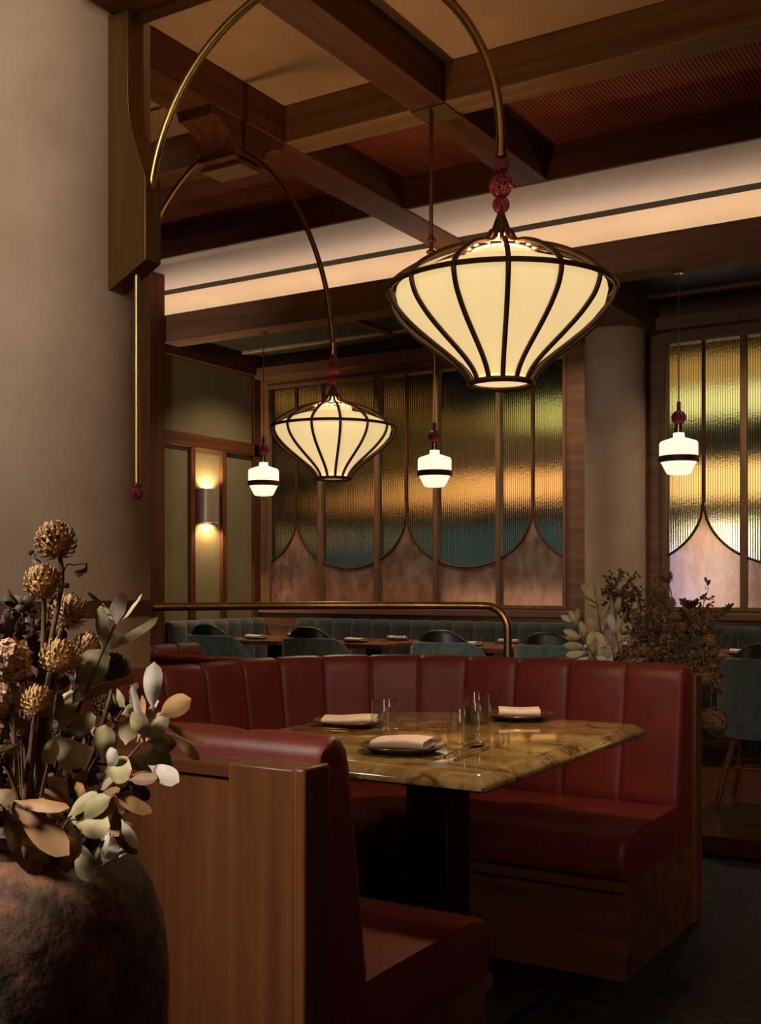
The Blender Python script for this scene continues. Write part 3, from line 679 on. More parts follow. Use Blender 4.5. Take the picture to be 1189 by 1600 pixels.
PZ = .085
def chair(label):
    c = thing('barrel_chair', label, 'chair', (0, 0, 0), group='barrel chairs at the window tables')
    def plan(ph, o):
        a, b = .285-o, .27-o; q = abs(ph)
        if q <= PI/2: return (a*sin(ph), -b*cos(ph)+.0)
        return (math.copysign(a + .01*(q-PI/2), ph), (q-PI/2)*.20)
    N = 44; lim = PI/2 + .85
    def wall(o0, o1, top, bot, rnd):
        rings = []
        for i in range(N+1):
            ph = -lim + 2*lim*i/N; e = min(i, N-i)/3.0; sh = (1-math.sqrt(max(0, 1-(1-min(1, e))**2)))*rnd*2
            zt = top(abs(ph)) - sh; zb = bot(abs(ph)); r_ = min(rnd, abs(o1-o0)/2)
            sec = [(o0, zb), (o0, zt-r_), (o0+r_*.4, zt-r_*.35), (o0+(o1-o0)/2, zt), (o1-r_*.4, zt-r_*.35), (o1, zt-r_), (o1, zb)]
            rings.append([plan(ph, o) + (z,) for o, z in sec])
        return MB().sweep(rings)
    def smooth(t): t = max(0, min(1, t)); return t*t*(3-2*t)
    wall(.0, .035, lambda p: .785 - .31*smooth((p-.75)/(lim-.75)), lambda p: .375, .016).build('outer_shell', M['teal_shell'], c, smooth=1, world=False)
    wall(.037, .085, lambda p: .865 - .32*smooth((p-.15)/(lim-.15)), lambda p: .40, .022).build('inner_back', M['teal_dark'], c, smooth=1, world=False)
    pts = [plan(-lim+2*lim*i/24, .088) for i in range(25)]
    pts += [(.19, .27), (-.19, .27)]
    def ins(k): return [(x*k, .02+(y-.02)*k) for x, y in pts]
    MB().sweep([[(x, y, z) for x, y in ins(kk)] for kk, z in ((.93, .385), (1.0, .40), (1.0, .455), (.97, .475), (.9, .485), (.6, .488))]).build('seat', M['teal_dark'], c, smooth=1, world=False)
    MB().sweep([[(x*1.2, y*1.05, z) for x, y in ins(.8)] for z in (.355, .384)]).build('seat_frame', M['chair_wood'], c, world=False)
    for sx in (-1, 1):
        for sy in (-1, 1):
            lg = MB().tube([(sx*.17, sy*.155-.01, .36), (sx*.225, sy*.215-.01, .10)], [.020, .0135], 12).build('leg', M['chair_wood'], c, world=False)
            MB().tube([(sx*.225, sy*.215-.01, .10), (sx*.245, sy*.237-.01, .0)], [.0138, .010], 12).build('foot_tip', M['bright_brass'], lg, world=False)
    MB().tube([(-.20, -.19, .22), (.20, -.19, .22)], .005, 8).build('stretcher', M['brass'], c, world=False)
    return c
ch0 = chair('pale blue green barrel chair, first from the left beyond the booths')
CH = [(-5.50, 6.65, -.05, None), (-4.62, 6.68, .05, 'green grey barrel chair second from the left, behind the near booth back'), (-3.54, 6.66, .05, 'dark teal barrel chair just left of the brass rail end'),
      (-2.80, 6.70, .0, 'dark barrel chair between the brass rail end and the dried plants'), (-1.34, 6.08, .06, 'large looking dark teal barrel chair at the right edge, beyond the booth'),
      (-6.02, 6.10, .5, 'blue barrel chair mostly behind the near column')]
for i, (u, v, rz, lb) in enumerate(CH):
    if i == 0: ch0.location = (u, v, PZ); ch0.rotation_euler = (0, 0, rz)
    elif i == 5: 
        c5 = dup(ch0, (u, v, 0.0), rz, lb)
    else: dup(ch0, (u, v, PZ), rz, lb)

ct0 = thing('cafe_table', 'oak cafe table set for two, leftmost below the olive wall', 'table', (0, 0, 0), group='oak tables along the bench')
MB().box((-.32, -.38, .662), (.32, .38, .700)).build('table_top', M['table_wood'], ct0, bevel=.005, world=False)
MB().box((-.045, -.045, .02), (.045, .045, .662)).build('pedestal', M['black'], ct0, world=False)
MB().box((-.22, -.25, 0), (.22, .25, .02)).build('foot_plate', M['black'], ct0, bevel=.004, world=False)
CT_ = [(-5.83, None), (-4.83, 'oak cafe table set for two, behind the second chair from the left'), (-3.83, 'oak cafe table set for two, behind the brass rail end'), (-2.83, 'oak cafe table hidden mostly by the dried plants'), (-1.83, 'oak cafe table set for two at the right edge')]
VT = 7.73; ZCT = PZ + .700
small_plate = small_nap = small_glass = None
words = ['leftmost window table', 'second window table', 'window table behind the rail end', 'window table behind the dried plants', 'window table at the right edge']
for i, (u, lb) in enumerate(CT_):
    if i == 0: ct0.location = (u, VT, PZ)
    else: dup(ct0, (u, VT, PZ), 0, lb)
    w = words[i]
    for j, (dx, dy, which) in enumerate(((-.02, -.24, 'near side'), (.10, .20, 'bench side'))):
        lbp = 'dark plate on the %s of the %s' % (which, w); lbn = 'blush napkin on the %s of the %s' % (which, w)
        if small_plate is None:
            small_plate = MB().lathe([(.0001, 0), (.06, 0), (.105, .012), (.104, .016), (.06, .006), (.0001, .006)], 28).build('plate', M['plate']); tag(small_plate, lbp, 'plate', 'plates on the window tables'); o = small_plate
            small_nap = napkin_mesh('napkin', lbn, .15, .12, 3, 4, 'napkins on the window tables'); q = small_nap
        else:
            o = small_plate.copy(); C.objects.link(o); o['label'] = lbp
            q = small_nap.copy(); C.objects.link(q); q['label'] = lbn
        o.location = (u+dx, VT+dy, ZCT); q.location = (u+dx, VT+dy, ZCT+.0125); q.rotation_euler = (0, 0, .1+.2*j)
    for j, (dx, dy) in enumerate(((-.20, .06), (-.11, .14), (.17, -.10), (.24, -.02))):
        lbg = 'small clear tumbler %s of the %s' % (['left of centre', 'left of centre', 'right of centre', 'right of centre'][j], w)
        if small_glass is None:
            small_glass = MB().lathe([(.0001, 0), (.034, 0), (.037, .02), (.037, .11), (.0352, .11), (.0352, .012), (.0001, .010)], 20).build('drinking_glass', M['glass']); tag(small_glass, lbg, 'glass', 'tumblers '+('left' if j < 2 else 'right')+' of centre, '+w); o = small_glass
        else:
            o = small_glass.copy(); C.objects.link(o); o['label'] = lbg; o['group'] = 'tumblers '+('left' if j < 2 else 'right')+' of centre, '+w
        o.location = (u+dx, VT+dy, ZCT+.0005)

# ------------------------------------------------------------------ dried flowers
VIEW = Vector((-ST, CT, 0))
def leaf(mb, base, tip, width, roll=0.0, bend=0.15, blunt=.5, n=8):
    """one curved leaf blade with a folded midrib, from its stalk to its tip"""
    A = Vector(base); Bv = Vector(tip); ax = Bv-A; L = ax.length
    if L < 1e-5: return
    ax.normalize(); side = ax.cross(VIEW)
    if side.length < .05: side = ax.orthogonal()
    side.normalize(); nor = side.cross(ax).normalized()
    s2 = side*cos(roll) + nor*sin(roll); n2 = nor*cos(roll) - side*sin(roll)
    vs = []; fs = []
    for i in range(n+1):
        t = i/n; w = width*.5*(sin(PI*min(1, t**(1.3 if blunt < .6 else 1.6)))**.58) + .0006
        if t < .2: w = max(.0008, w*(.25+t*3))
        c = A + ax*(L*t) + n2*(bend*L*(t*t - t)*1.0)
        for k in (-1, -.5, 0, .5, 1):
            vs.append(c + s2*(w*k) - n2*(w*.30*(1-abs(k))) + n2*(w*.10*sin(3*t*PI+k)))
    for i in range(n):
        for k in range(4): fs.append((i*5+k, i*5+k+1, i*5+k+6, i*5+k+5))
    mb.add(vs, fs)
def scale_head(c, r, axis, m, seed=0, tuft=1.0, name='flower_head', parent=None):
    """a straw flower: overlapping dry bracts round a bulb, a bristly crown on top"""
    rnd = random.Random(seed); mb = MB(); A = Vector(axis).normalized(); u = A.orthogonal().normalized(); w = A.cross(u); c = Vector(c)
    mb.sweep([[c + (u*cos(a)+w*sin(a))*(.86*r*sin(p)) - A*(.86*r*cos(p)) for a in [2*PI*k/16 for k in range(16)]] for p in [.05+(PI-.1)*j/9 for j in range(10)]])
    for row in range(8):
        p = .30 + row*.30; nn = max(6, int(13*sin(p)+2))
        for k in range(nn):
            a = 2*PI*(k + .5*(row % 2))/nn + rnd.uniform(-.12, .12)
            d = (u*cos(a)+w*sin(a)); b = c + d*(r*.80*sin(p)) - A*(r*.80*cos(p))
            out = (d*sin(p) - A*cos(p)); up = (d*cos(p) + A*sin(p)); fl = rnd.uniform(.10, .24) + .036*row
            tip = b + up*(r*rnd.uniform(.52, .66)) + out*(r*fl)
            sd = out.cross(up).normalized()*(r*.17)
            mid = b + up*(r*.26) + out*(r*(.14+.3*fl)); m2 = b + up*(r*.44) + out*(r*(.16+.6*fl))
            mb.add([b+sd*.5, b-sd*.5, mid+sd, mid-sd, m2+sd*.7, m2-sd*.7, tip, mid+out*(r*.07), m2+out*(r*.05)], [(0, 1, 7), (0, 7, 2), (1, 3, 7), (2, 7, 8, 4), (3, 5, 8, 7), (4, 8, 6), (5, 6, 8)])
    for k in range(int(90*tuft)):
        a = rnd.uniform(0, 2*PI); q = rnd.uniform(0, .95); d = u*cos(a)+w*sin(a)
        b = c + d*(r*q*.8) + A*(r*.55*math.sqrt(1-q*q)); tip = b + (A*rnd.uniform(.7, 1.1) + d*(q*1.0)).normalized()*r*rnd.uniform(.40, .72)
        sd = A.cross(d).normalized()*(r*.04)
        mb.add([b-sd, b+sd, tip], [(0, 1, 2)])
    return mb.build(name, m, parent, smooth=0)
def puff_head(c, r, m, seed, parent, n=90, ps=.30, name='flower_head'):
    """a hydrangea-like ball of small crumpled florets"""
    rnd = random.Random(seed); mb = MB(); c = Vector(c)
    for i in range(n):
        y = 1-2*(i+.5)/n; q = math.sqrt(1-y*y); a = i*2.399963
        d = Vector((q*cos(a), q*sin(a), y)); p = c + d*r*rnd.uniform(.8, 1.0); u = d.orthogonal().normalized(); w = d.cross(u)
        for k in range(4):
            t = k*PI/2 + rnd.uniform(-.3, .3); e = u*cos(t)+w*sin(t); f = d.cross(e); s = r*ps*rnd.uniform(.8, 1.25)
            mb.add([p, p+e*s*.55+f*s*.42+d*s*.16, p+e*s+d*s*rnd.uniform(.0, .4), p+e*s*.55-f*s*.42+d*s*.1], [(0, 1, 2), (0, 2, 3)])
    mb.sweep([[c + Vector((cos(a)*sin(p), sin(a)*sin(p), cos(p)))*(r*.78) for a in [2*PI*k/12 for k in range(12)]] for p in [.05+(PI-.1)*j/7 for j in range(8)]])
    return mb.build(name, m, parent, smooth=0)
def stem(parent, pts, r0, r1, m=None, name='stem'):
    sp = spline(pts, 6); n = len(sp)
    return MB().tube(sp, [r0+(r1-r0)*i/(n-1) for i in range(n)], 7).build(name, m or M['twig'], parent)
def floret_thing(name, label, base, cat='dried flower', group=None): return thing(name, label, cat, base, 0, group)

# the clay urn
ur = sight(42, 1545, 1.60); UX, UY = ur.x, ur.y
urn = thing('urn', 'large weathered brown clay urn at the front, filled with dried flowers', 'vase', (UX, UY, 0))
prof = [(.0001, .0), (.115, .0), (.122, .012), (.128, .10), (.150, .28), (.178, .45), (.194, .57), (.199, .66), (.197, .72), (.188, .775), (.171, .822), (.150, .850), (.120, .869), (.104, .880), (.102, .896), (.112, .908), (.114, .914), (.108, .917), (.098, .912), (.092, .895), (.092, .872), (.14, .83), (.17, .70), (.16, .50), (.0001, .45)]
sp = spline([(r, 0, z) for r, z in prof[:13]], 4); prof2 = [(max(.0001, p.x), p.z) for p in sp[:-1]] + prof[12:]
MB().lathe(prof2, 72, (UX, UY, 0)).build('body', M['urn'], urn)
MB().lathe([(.0001, .80), (.145, .80), (.145, .815), (.0001, .82)], 32, (UX, UY, 0)).build('soil', M['soil'], urn)
def mouth(k, ang=0): return Vector((UX + .05*k*cos(ang), UY + .05*k*sin(ang), .86))

TH_ = [  # head x, y, radius px, depth, stem through, material, label
    (88, 848, 27, 1.60, [(97, 905), (80, 1000), (62, 1090), (48, 1210)], 'thistle', 'tallest dried straw thistle, its head alone against the plaster column'),
    (68, 913, 25, 1.57, [(69, 960), (66, 1040), (60, 1120), (44, 1220)], 'thistle', 'dried straw thistle second from the top, just below and left of the tallest'),
    (108, 958, 24, 1.63, [(96, 985), (80, 1040), (68, 1120), (56, 1220)], 'thistle', 'dried straw thistle over the oak band of the column'),
    (93, 1030, 26, 1.58, [(84, 1065), (74, 1130), (62, 1230)], 'thistle', 'golden straw thistle below the oak band, half behind a folded leaf'),
    (136, 1016, 22, 1.68, [(122, 1050), (100, 1120), (80, 1230)], 'thistle', 'pale bristly straw thistle between the golden thistle and the big sage leaves'),
    (60, 1098, 22, 1.55, [(52, 1140), (46, 1200), (40, 1270)], 'thistle', 'low straw thistle at the left, above a bundle of pale stems'),
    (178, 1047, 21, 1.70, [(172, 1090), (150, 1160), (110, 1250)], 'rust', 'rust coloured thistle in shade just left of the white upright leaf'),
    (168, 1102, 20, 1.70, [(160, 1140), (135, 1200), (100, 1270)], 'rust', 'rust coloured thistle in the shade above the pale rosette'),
    (36, 1142, 14, 1.60, [(40, 1180), (44, 1250)], 'thistle', 'small pale thistle tuft low at the left'),
    (8, 1182, 15, 1.56, [(20, 1220), (36, 1280)], 'rust', 'small rust bud at the left edge of the frame')]
for i, (x, y, r, d, st, m, lb) in enumerate(TH_):
    T = floret_thing('dried_thistle', lb, mouth(.5, i*1.3), group='dried straw thistles in the urn')
    c = sight(x, y, d); q = sight(*st[0], d)
    pts = [c] + [sight(px, py, d*.6+1.6*.4) for px, py in st] + [mouth(.6, i*1.3)]
    stem(T, pts, .0032, .0046)
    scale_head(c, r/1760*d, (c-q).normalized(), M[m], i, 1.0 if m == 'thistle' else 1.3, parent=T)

def branch(label, stempts, leaves, m, depth, name='leafy_branch', group='sage leaf branches in the urn', r=.0028, extra=None, seed=0, end=None):
    T = thing(name, label, 'dried branch', end or mouth(.4, seed), 0, group)
    pts = [sight(x, y, depth + .02*sin(i*2.0+seed)) for i, (x, y) in enumerate(stempts)] + ([end] if end else [mouth(.4, seed)])
    stem(T, pts, r*.6, r*1.5)
    groups = {}
    rnd = random.Random(seed+3)
    for lf in leaves:
        bx, by, tx, ty, w = lf[:5]; mm = lf[5] if len(lf) > 5 else m; roll = lf[6] if len(lf) > 6 else rnd.uniform(-.7, .7)
        mb = groups.setdefault(mm, MB()); dd = rnd.uniform(-.05, .05)
        leaf(mb, sight(bx, by, depth+rnd.uniform(-.01, .01)), sight(tx, ty, depth+dd), w*(1.22 if depth < 2 else 1)/1760*depth, roll, rnd.uniform(-.22, .28), lf[7] if len(lf) > 7 else .5)
    for mm, mb in groups.items():
        mb.build({'leaf': 'leaves', 'leaf_grey': 'silver_leaves', 'leaf_brown': 'tan_leaves', 'maroon': 'maroon_leaves'}.get(mm, 'leaves'), M[mm], T, smooth=1.2)
    return T
branch('tall sage branch rising from the middle of the urn toward the oak band', [(184, 968), (160, 1018), (140, 1068), (122, 1110), (100, 1180), (80, 1260)],
  [(162, 948, 137, 925, 10, 'leaf', .8), (160, 942, 176, 968, 8, 'leaf', .9), (182, 976, 190, 926, 25, 'leaf_grey', .3), (190, 970, 222, 928, 10, 'leaf', 1.0), (160, 1012, 158, 946, 23, 'leaf', .5),
   (160, 1018, 186, 990, 30, 'leaf_grey', .3), (172, 1014, 247, 964, 20, 'leaf', .7), (128, 1080, 158, 1014, 42, 'leaf', .1), (138, 1078, 168, 1020, 26, 'leaf', .6), (118, 1088, 98, 1012, 14, 'leaf_grey', .9),
   (112, 1100, 140, 1070, 20, 'leaf', .5), (118, 1096, 170, 1072, 18, 'leaf', .8), (120, 1094, 224, 1058, 18, 'leaf_brown', .9), (98, 1142, 112, 1078, 40, 'leaf', .2), (92, 1146, 90, 1080, 24, 'leaf', .6), (104, 1144, 150, 1120, 26, 'leaf', .4)], 'leaf', 1.60, seed=1)
branch('sage rosette at the right of the urn with one white leaf standing up', [(228, 1152), (205, 1180), (170, 1215), (130, 1260)],
  [(238, 1112, 241, 1034, 25, 'leaf_grey', .1, .8), (236, 1118, 246, 1094, 12, 'leaf_grey', .5), (248, 1118, 299, 1092, 27, 'leaf_brown', .2, .8), (256, 1128, 322, 1160, 14, 'leaf_brown', .8), (270, 1148, 312, 1188, 14, 'leaf_brown', .6), (228, 1158, 258, 1112, 28, 'leaf', .2),
   (226, 1160, 216, 1108, 30, 'leaf', .4), (222, 1166, 205, 1070, 16, 'leaf_grey', .7), (214, 1160, 222, 1086, 20, 'leaf_brown', .9), (230, 1156, 276, 1162, 26, 'leaf', .5), (205, 1182, 270, 1196, 36, 'leaf', .2, .8), (190, 1188, 230, 1196, 18, 'leaf_brown', .6),
   (232, 1196, 280, 1222, 24, 'leaf_grey', .3, .8), (196, 1164, 206, 1118, 28, 'leaf', .1), (160, 1192, 164, 1132, 30, 'leaf', .15), (168, 1200, 182, 1172, 22, 'leaf_grey', .4, .8), (158, 1204, 206, 1202, 34, 'leaf', .3, .8), (152, 1236, 184, 1206, 16, 'leaf_grey', .8), (205, 1210, 246, 1216, 14, 'leaf_brown', .8)], 'leaf', 1.57, seed=2)
branch('sage branch with a broad tan leaf hanging at its middle, left of the rosette', [(90, 1148), (74, 1200), (62, 1260), (58, 1310)],
  [(90, 1148, 128, 1200, 40, 'leaf', .15, .6), (88, 1150, 70, 1196, 22, 'leaf', .7), (86, 1146, 86, 1124, 10, 'leaf_grey', .5), (70, 1214, 106, 1240, 22, 'leaf_brown', .7), (60, 1240, 112, 1252, 20, 'leaf_brown', .8), (36, 1160, -6, 1182, 12, 'leaf', .6)], 'leaf', 1.54, seed=3)
branch('low spray of pale leaves drooping over the urn shoulder', [(108, 1280), (96, 1300), (84, 1330)],
  [(106, 1276, 152, 1238, 20, 'leaf', .6), (110, 1280, 172, 1246, 26, 'leaf', .3), (112, 1284, 172, 1292, 34, 'leaf', .3), (112, 1286, 122, 1340, 20, 'leaf', .7), (122, 1312, 140, 1378, 26, 'leaf', .2, .8), (118, 1296, 104, 1350, 24, 'leaf_brown', .7), (106, 1282, 60, 1248, 24, 'leaf_brown', .6)], 'leaf', 1.50, seed=4)
branch('big tan leaves drooping over the front of the urn at the far left', [(20, 1262), (30, 1300), (40, 1340)],
  [(24, 1262, 108, 1336, 36, 'leaf_brown', .25), (4, 1260, 62, 1372, 32, 'leaf_brown', .35), (40, 1318, 76, 1362, 20, 'leaf', .5), (100, 1330, 106, 1364, 14, 'leaf_brown', .6), (20, 1250, 108, 1262, 20, 'leaf_brown', .9), (-4, 1232, 20, 1256, 20, 'rust', .5)], 'leaf_brown', 1.47, seed=5)
branch('curled tan leaves at the right shoulder of the urn', [(178, 1244), (150, 1280), (110, 1320)],
  [(176, 1240, 238, 1270, 20, 'leaf_brown', .7), (180, 1240, 222, 1256, 26, 'leaf_brown', .2), (176, 1246, 166, 1298, 24, 'leaf_brown', .5), (180, 1262, 178, 1302, 22, 'leaf_brown', .3), (176, 1304, 215, 1334, 16, 'leaf_brown', .8), (190, 1280, 214, 1326, 14, 'leaf_grey', .7), (158, 1350, 170, 1300, 12, 'leaf_grey', .7), (160, 1352, 182, 1318, 18, 'leaf_grey', .3, .8), (142, 1358, 164, 1312, 8, 'leaf', .8), (186, 1340, 198, 1318, 12, 'leaf_grey', .5), (200, 1218, 246, 1216, 16, 'rust', .6), (205, 1222, 232, 1250, 18, 'rust', .3)], 'leaf_brown', 1.52, seed=6)
branch('shaded sage branch crossing behind the rosette toward the white leaf', [(206, 1085), (186, 1120), (160, 1170), (120, 1240)],
  [(204, 1092, 214, 1066, 13, 'leaf_brown', .6), (200, 1098, 226, 1078, 16, 'leaf', .7), (196, 1106, 176, 1078, 18, 'leaf', .4), (190, 1116, 222, 1104, 17, 'leaf', .5), (184, 1126, 158, 1108, 18, 'leaf_brown', .6), (176, 1140, 204, 1138, 20, 'leaf', .4), (168, 1154, 140, 1140, 20, 'leaf', .5), (158, 1174, 128, 1176, 20, 'leaf_brown', .4), (150, 1190, 140, 1230, 22, 'leaf', .5), (140, 1206, 118, 1226, 18, 'leaf_brown', .6)], 'leaf', 1.66, seed=7)
branch('tangle of folded tan and sage leaves spilling over the middle of the urn rim', [(150, 1262), (128, 1285), (110, 1320)],
  [(150, 1258, 188, 1232, 18, 'leaf_brown', .7), (148, 1262, 196, 1268, 20, 'leaf', .5), (142, 1272, 186, 1306, 18, 'leaf_brown', .6), (136, 1280, 150, 1324, 18, 'leaf', .4), (128, 1288, 118, 1322, 20, 'leaf_brown', .5), (122, 1276, 84, 1300, 20, 'leaf', .6), (130, 1262, 120, 1222, 20, 'leaf_brown', .5), (112, 1262, 76, 1228, 18, 'leaf_brown', .7), (96, 1300, 70, 1340, 18, 'leaf', .6), (150, 1300, 196, 1336, 14, 'leaf', .8), (64, 1290, 36, 1330, 20, 'leaf_brown', .5), (168, 1290, 208, 1290, 14, 'leaf_brown', .8)], 'leaf_brown', 1.55, seed=8)
# maroon shrub and wisps
def spray(label, stems, m, depth, seed, n, lsz, base, reach, name='dried_spray', group=None, up=(0, 0, 1), twigm='twig'):
    """a spray of fine forking twigs with many small dry leaves"""
    T = thing(name, label, 'dried branch', base, 0, group); rnd = random.Random(seed); tw = MB(); lv = MB()
    for (x0, y0, x1, y1) in stems:
        a = sight(x0, y0, depth+rnd.uniform(-.02, .02)); b = sight(x1, y1, depth*(1+rnd.uniform(-.03, .03)))
        mid = (a+b)/2 + Vector((rnd.uniform(-1, 1), rnd.uniform(-1, 1), 0))*(b-a).length*.12
        sp = spline([base, a, mid, b], 5); tw.tube(sp, [.0018]*len(sp), 5)
        for k in range(n):
            p = sp[rnd.randrange(5, len(sp))]; d = Vector((rnd.gauss(0, 1), rnd.gauss(0, 1), rnd.gauss(.35, .9))).normalized()
            q = p + d*reach*rnd.uniform(.4, 1); tw.tube([p, (p+q)/2 + d.orthogonal()*.1*reach, q], .0009, 4)
            for j in range(3):
                s = p + (q-p)*rnd.uniform(.35, 1); e = (d + Vector((rnd.gauss(0, 1), rnd.gauss(0, 1), rnd.gauss(0, 1)))*.8).normalized()
                leaf(lv, s, s + e*lsz*rnd.uniform(.6, 1.2), lsz*.55, rnd.uniform(-1.2, 1.2), .3, .5, 4)
    tw.build('stem', M[twigm], T); lv.build('leaves', M[m], T, smooth=1.2)
    return T
spray('dark maroon dried shrub behind the thistles at the left edge', [(30, 1060, 8, 985), (40, 1050, 36, 960), (60, 1040, 48, 925), (75, 1060, 82, 985), (20, 1080, -20, 1000), (85, 1080, 98, 1030)], 'maroon', 1.68, 11, 9, .026, mouth(.8, 2.5), .05)
spray('second maroon spray lower behind the stems', [(40, 1180, 20, 1090), (70, 1180, 78, 1100), (95, 1200, 110, 1140), (130, 1220, 140, 1150), (10, 1200, -10, 1130)], 'maroon', 1.70, 12, 9, .024, mouth(.8, 2.0), .05)
spray('dark twiggy filling deep between the leaves above the urn', [(60, 1280, 60, 1220), (100, 1270, 120, 1210), (150, 1280, 180, 1225), (20, 1290, 0, 1240), (90, 1320, 100, 1270)], 'maroon', 1.66, 13, 8, .026, mouth(.5, 1.5), .05)
T = thing('dried_wisp', 'thin dark wisp with curled pods beside the tallest thistle', 'dried branch', mouth(.3, 4), 0)
stem(T, [sight(138, 880, 1.61), sight(118, 883, 1.6), sight(100, 892, 1.6), sight(84, 990, 1.61), sight(70, 1100, 1.62), mouth(.3, 4)], .0006, .002)
lv = MB()
for x, y, x2, y2, wd in ((52, 860, 46, 868, 8), (46, 862, 56, 872, 7), (50, 874, 66, 884, 8), (118, 892, 128, 900, 9), (128, 890, 122, 902, 8), (130, 888, 134, 896, 7), (98, 912, 108, 918, 9), (75, 886, 98, 890, 3), (98, 892, 88, 905, 3), (134, 880, 136, 892, 2)):
    leaf(lv, sight(x, y, 1.6), sight(x2, y2, 1.59), wd/1100, .4, .4, .5, 5)
lv.build('pods', M['maroon'], T, smooth=1)
stem(T, [sight(50, 868, 1.6), sight(62, 882, 1.6), sight(96, 890, 1.6)], .0005, .001, name='side_stem')
for i, (x, y, r, m, lb) in enumerate(((14, 1032, 33, 'blush', 'large faded blush hydrangea at the left edge of the frame'), (6, 1090, 30, 'blush', 'second faded hydrangea below the large blush one'), (8, 1130, 24, 'mustard', 'brownish hydrangea lowest at the left edge of the frame'))):
    T = floret_thing('dried_hydrangea', lb, mouth(.7, 3.2), group='dried hydrangeas in the urn')
    c = sight(x, y, 1.57+.02*i); stem(T, [c, sight(24, 1180, 1.58), mouth(.7, 3.2)], .002, .003)
    puff_head(c, r/1100, M[m], 40+i, T, 70, .34)

# planter behind the booth's far wing, with its own dried plants
pl = thing('planter', 'low dark planter box behind the far wing of the near booth', 'planter', (-1.6, 4.40, 0))
pm = MB(); pm.box((-2.12, 4.295, 0), (-1.44, 4.62, .84)); pm.build('box', M['booth_x'], pl, bevel=.006)
MB().box((-2.10, 4.315, .835), (-1.46, 4.60, .85)).build('soil', M['soil'], pl)
def pbase(k): return Vector((-2.0 + .07*k, 4.40 + .03*(k % 3), .85))
D2 = 4.55
def rosette(pts_list, seed, sz=14):
    rnd = random.Random(seed); out = []
    for x, y in pts_list:
        for k in range(5):
            a = rnd.uniform(-PI*.95, -.05*PI); L = rnd.uniform(.8, 1.3)*sz*1.9
            out.append((x, y, x + L*cos(a), y + L*sin(a)*.9, sz*rnd.uniform(.6, .9), rnd.choice(['leaf', 'leaf', 'leaf_grey']), rnd.uniform(-.5, .5), .8))
    return out
branch('tallest sage sprig at the left of the planter bouquet', [(932, 938), (936, 965), (940, 1000), (944, 1040)], [(930, 940, 908, 912, 12), (930, 938, 920, 904, 9), (932, 946, 938, 918, 10), (934, 950, 914, 928, 9), (936, 962, 922, 945, 8), (936, 970, 958, 934, 8), (936, 950, 934, 915, 8), (938, 990, 918, 966, 12), (938, 990, 958, 958, 12, 'leaf_grey')], 'leaf', D2, group='sage sprigs in the planter', r=.003, seed=21, end=pbase(1))
branch('low leafy sage sprig at the far left of the planter bouquet', [(900, 968), (912, 1000), (924, 1040)], [(898, 972, 876, 962, 9, 'leaf_grey'), (900, 974, 890, 955, 10), (902, 978, 902, 950, 9), (908, 994, 880, 985, 11), (910, 996, 884, 996, 10), (910, 1000, 908, 970, 11), (914, 1010, 880, 1008, 12), (916, 1018, 884, 1024, 12), (918, 1014, 926, 986, 11), (920, 1026, 900, 1036, 10, 'leaf_grey'), (922, 1030, 926, 990, 12)], 'leaf', D2-.1, group='sage sprigs in the planter', r=.003, seed=22, end=pbase(0))
branch('pale upright sage sprig in the middle of the planter bouquet', [(962, 950), (962, 985), (960, 1040)], [(962, 960, 968, 932, 9), (962, 975, 958, 940, 10), (962, 990, 952, 960, 12, 'leaf_grey'), (962, 1000, 966, 962, 12), (960, 1015, 946, 985, 13, 'leaf_grey'), (960, 1030, 968, 1000, 13), (958, 1034, 938, 1012, 18, 'leaf_grey'), (962, 1005, 984, 992, 7), (956, 1040, 930, 1022, 16, 'leaf_grey'), (940, 1036, 926, 1000, 14), (944, 1040, 952, 1006, 12), (950, 1012, 930, 988, 14)], 'leaf', D2-.06, group='sage sprigs in the planter', r=.003, seed=23, end=pbase(2))
for i, (lb, st, dd) in enumerate((('feathery brown spray tallest in the planter bouquet', [(965, 960, 962, 905), (975, 970, 985, 900), (985, 990, 978, 925), (960, 960, 950, 930)], 4.62), ('feathery brown spray in the middle of the planter bouquet', [(995, 990, 998, 925), (1010, 990, 1020, 935), (1000, 1010, 1008, 960), (1022, 1000, 1032, 950)], 4.58),
      ('feathery brown spray low over the leather back', [(985, 1030, 985, 985), (1010, 1035, 1012, 990), (1035, 1035, 1040, 990), (1060, 1040, 1050, 985)], 4.48), ('feathery brown spray at the right of the planter bouquet', [(1060, 1000, 1075, 940), (1080, 1000, 1100, 935), (1070, 1010, 1085, 960), (1085, 1030, 1112, 990)], 4.55),
      ('feathery brown spray hanging past the booth end', [(1085, 1040, 1108, 1040), (1095, 1045, 1118, 1060), (1098, 1050, 1108, 1085), (1090, 1030, 1100, 1010)], 4.45))):
    spray(lb, st, 'umber', dd, 31+i, 24, .021, pbase(3+i), .075, name='dried_spray', group='feathery sprays in the planter')
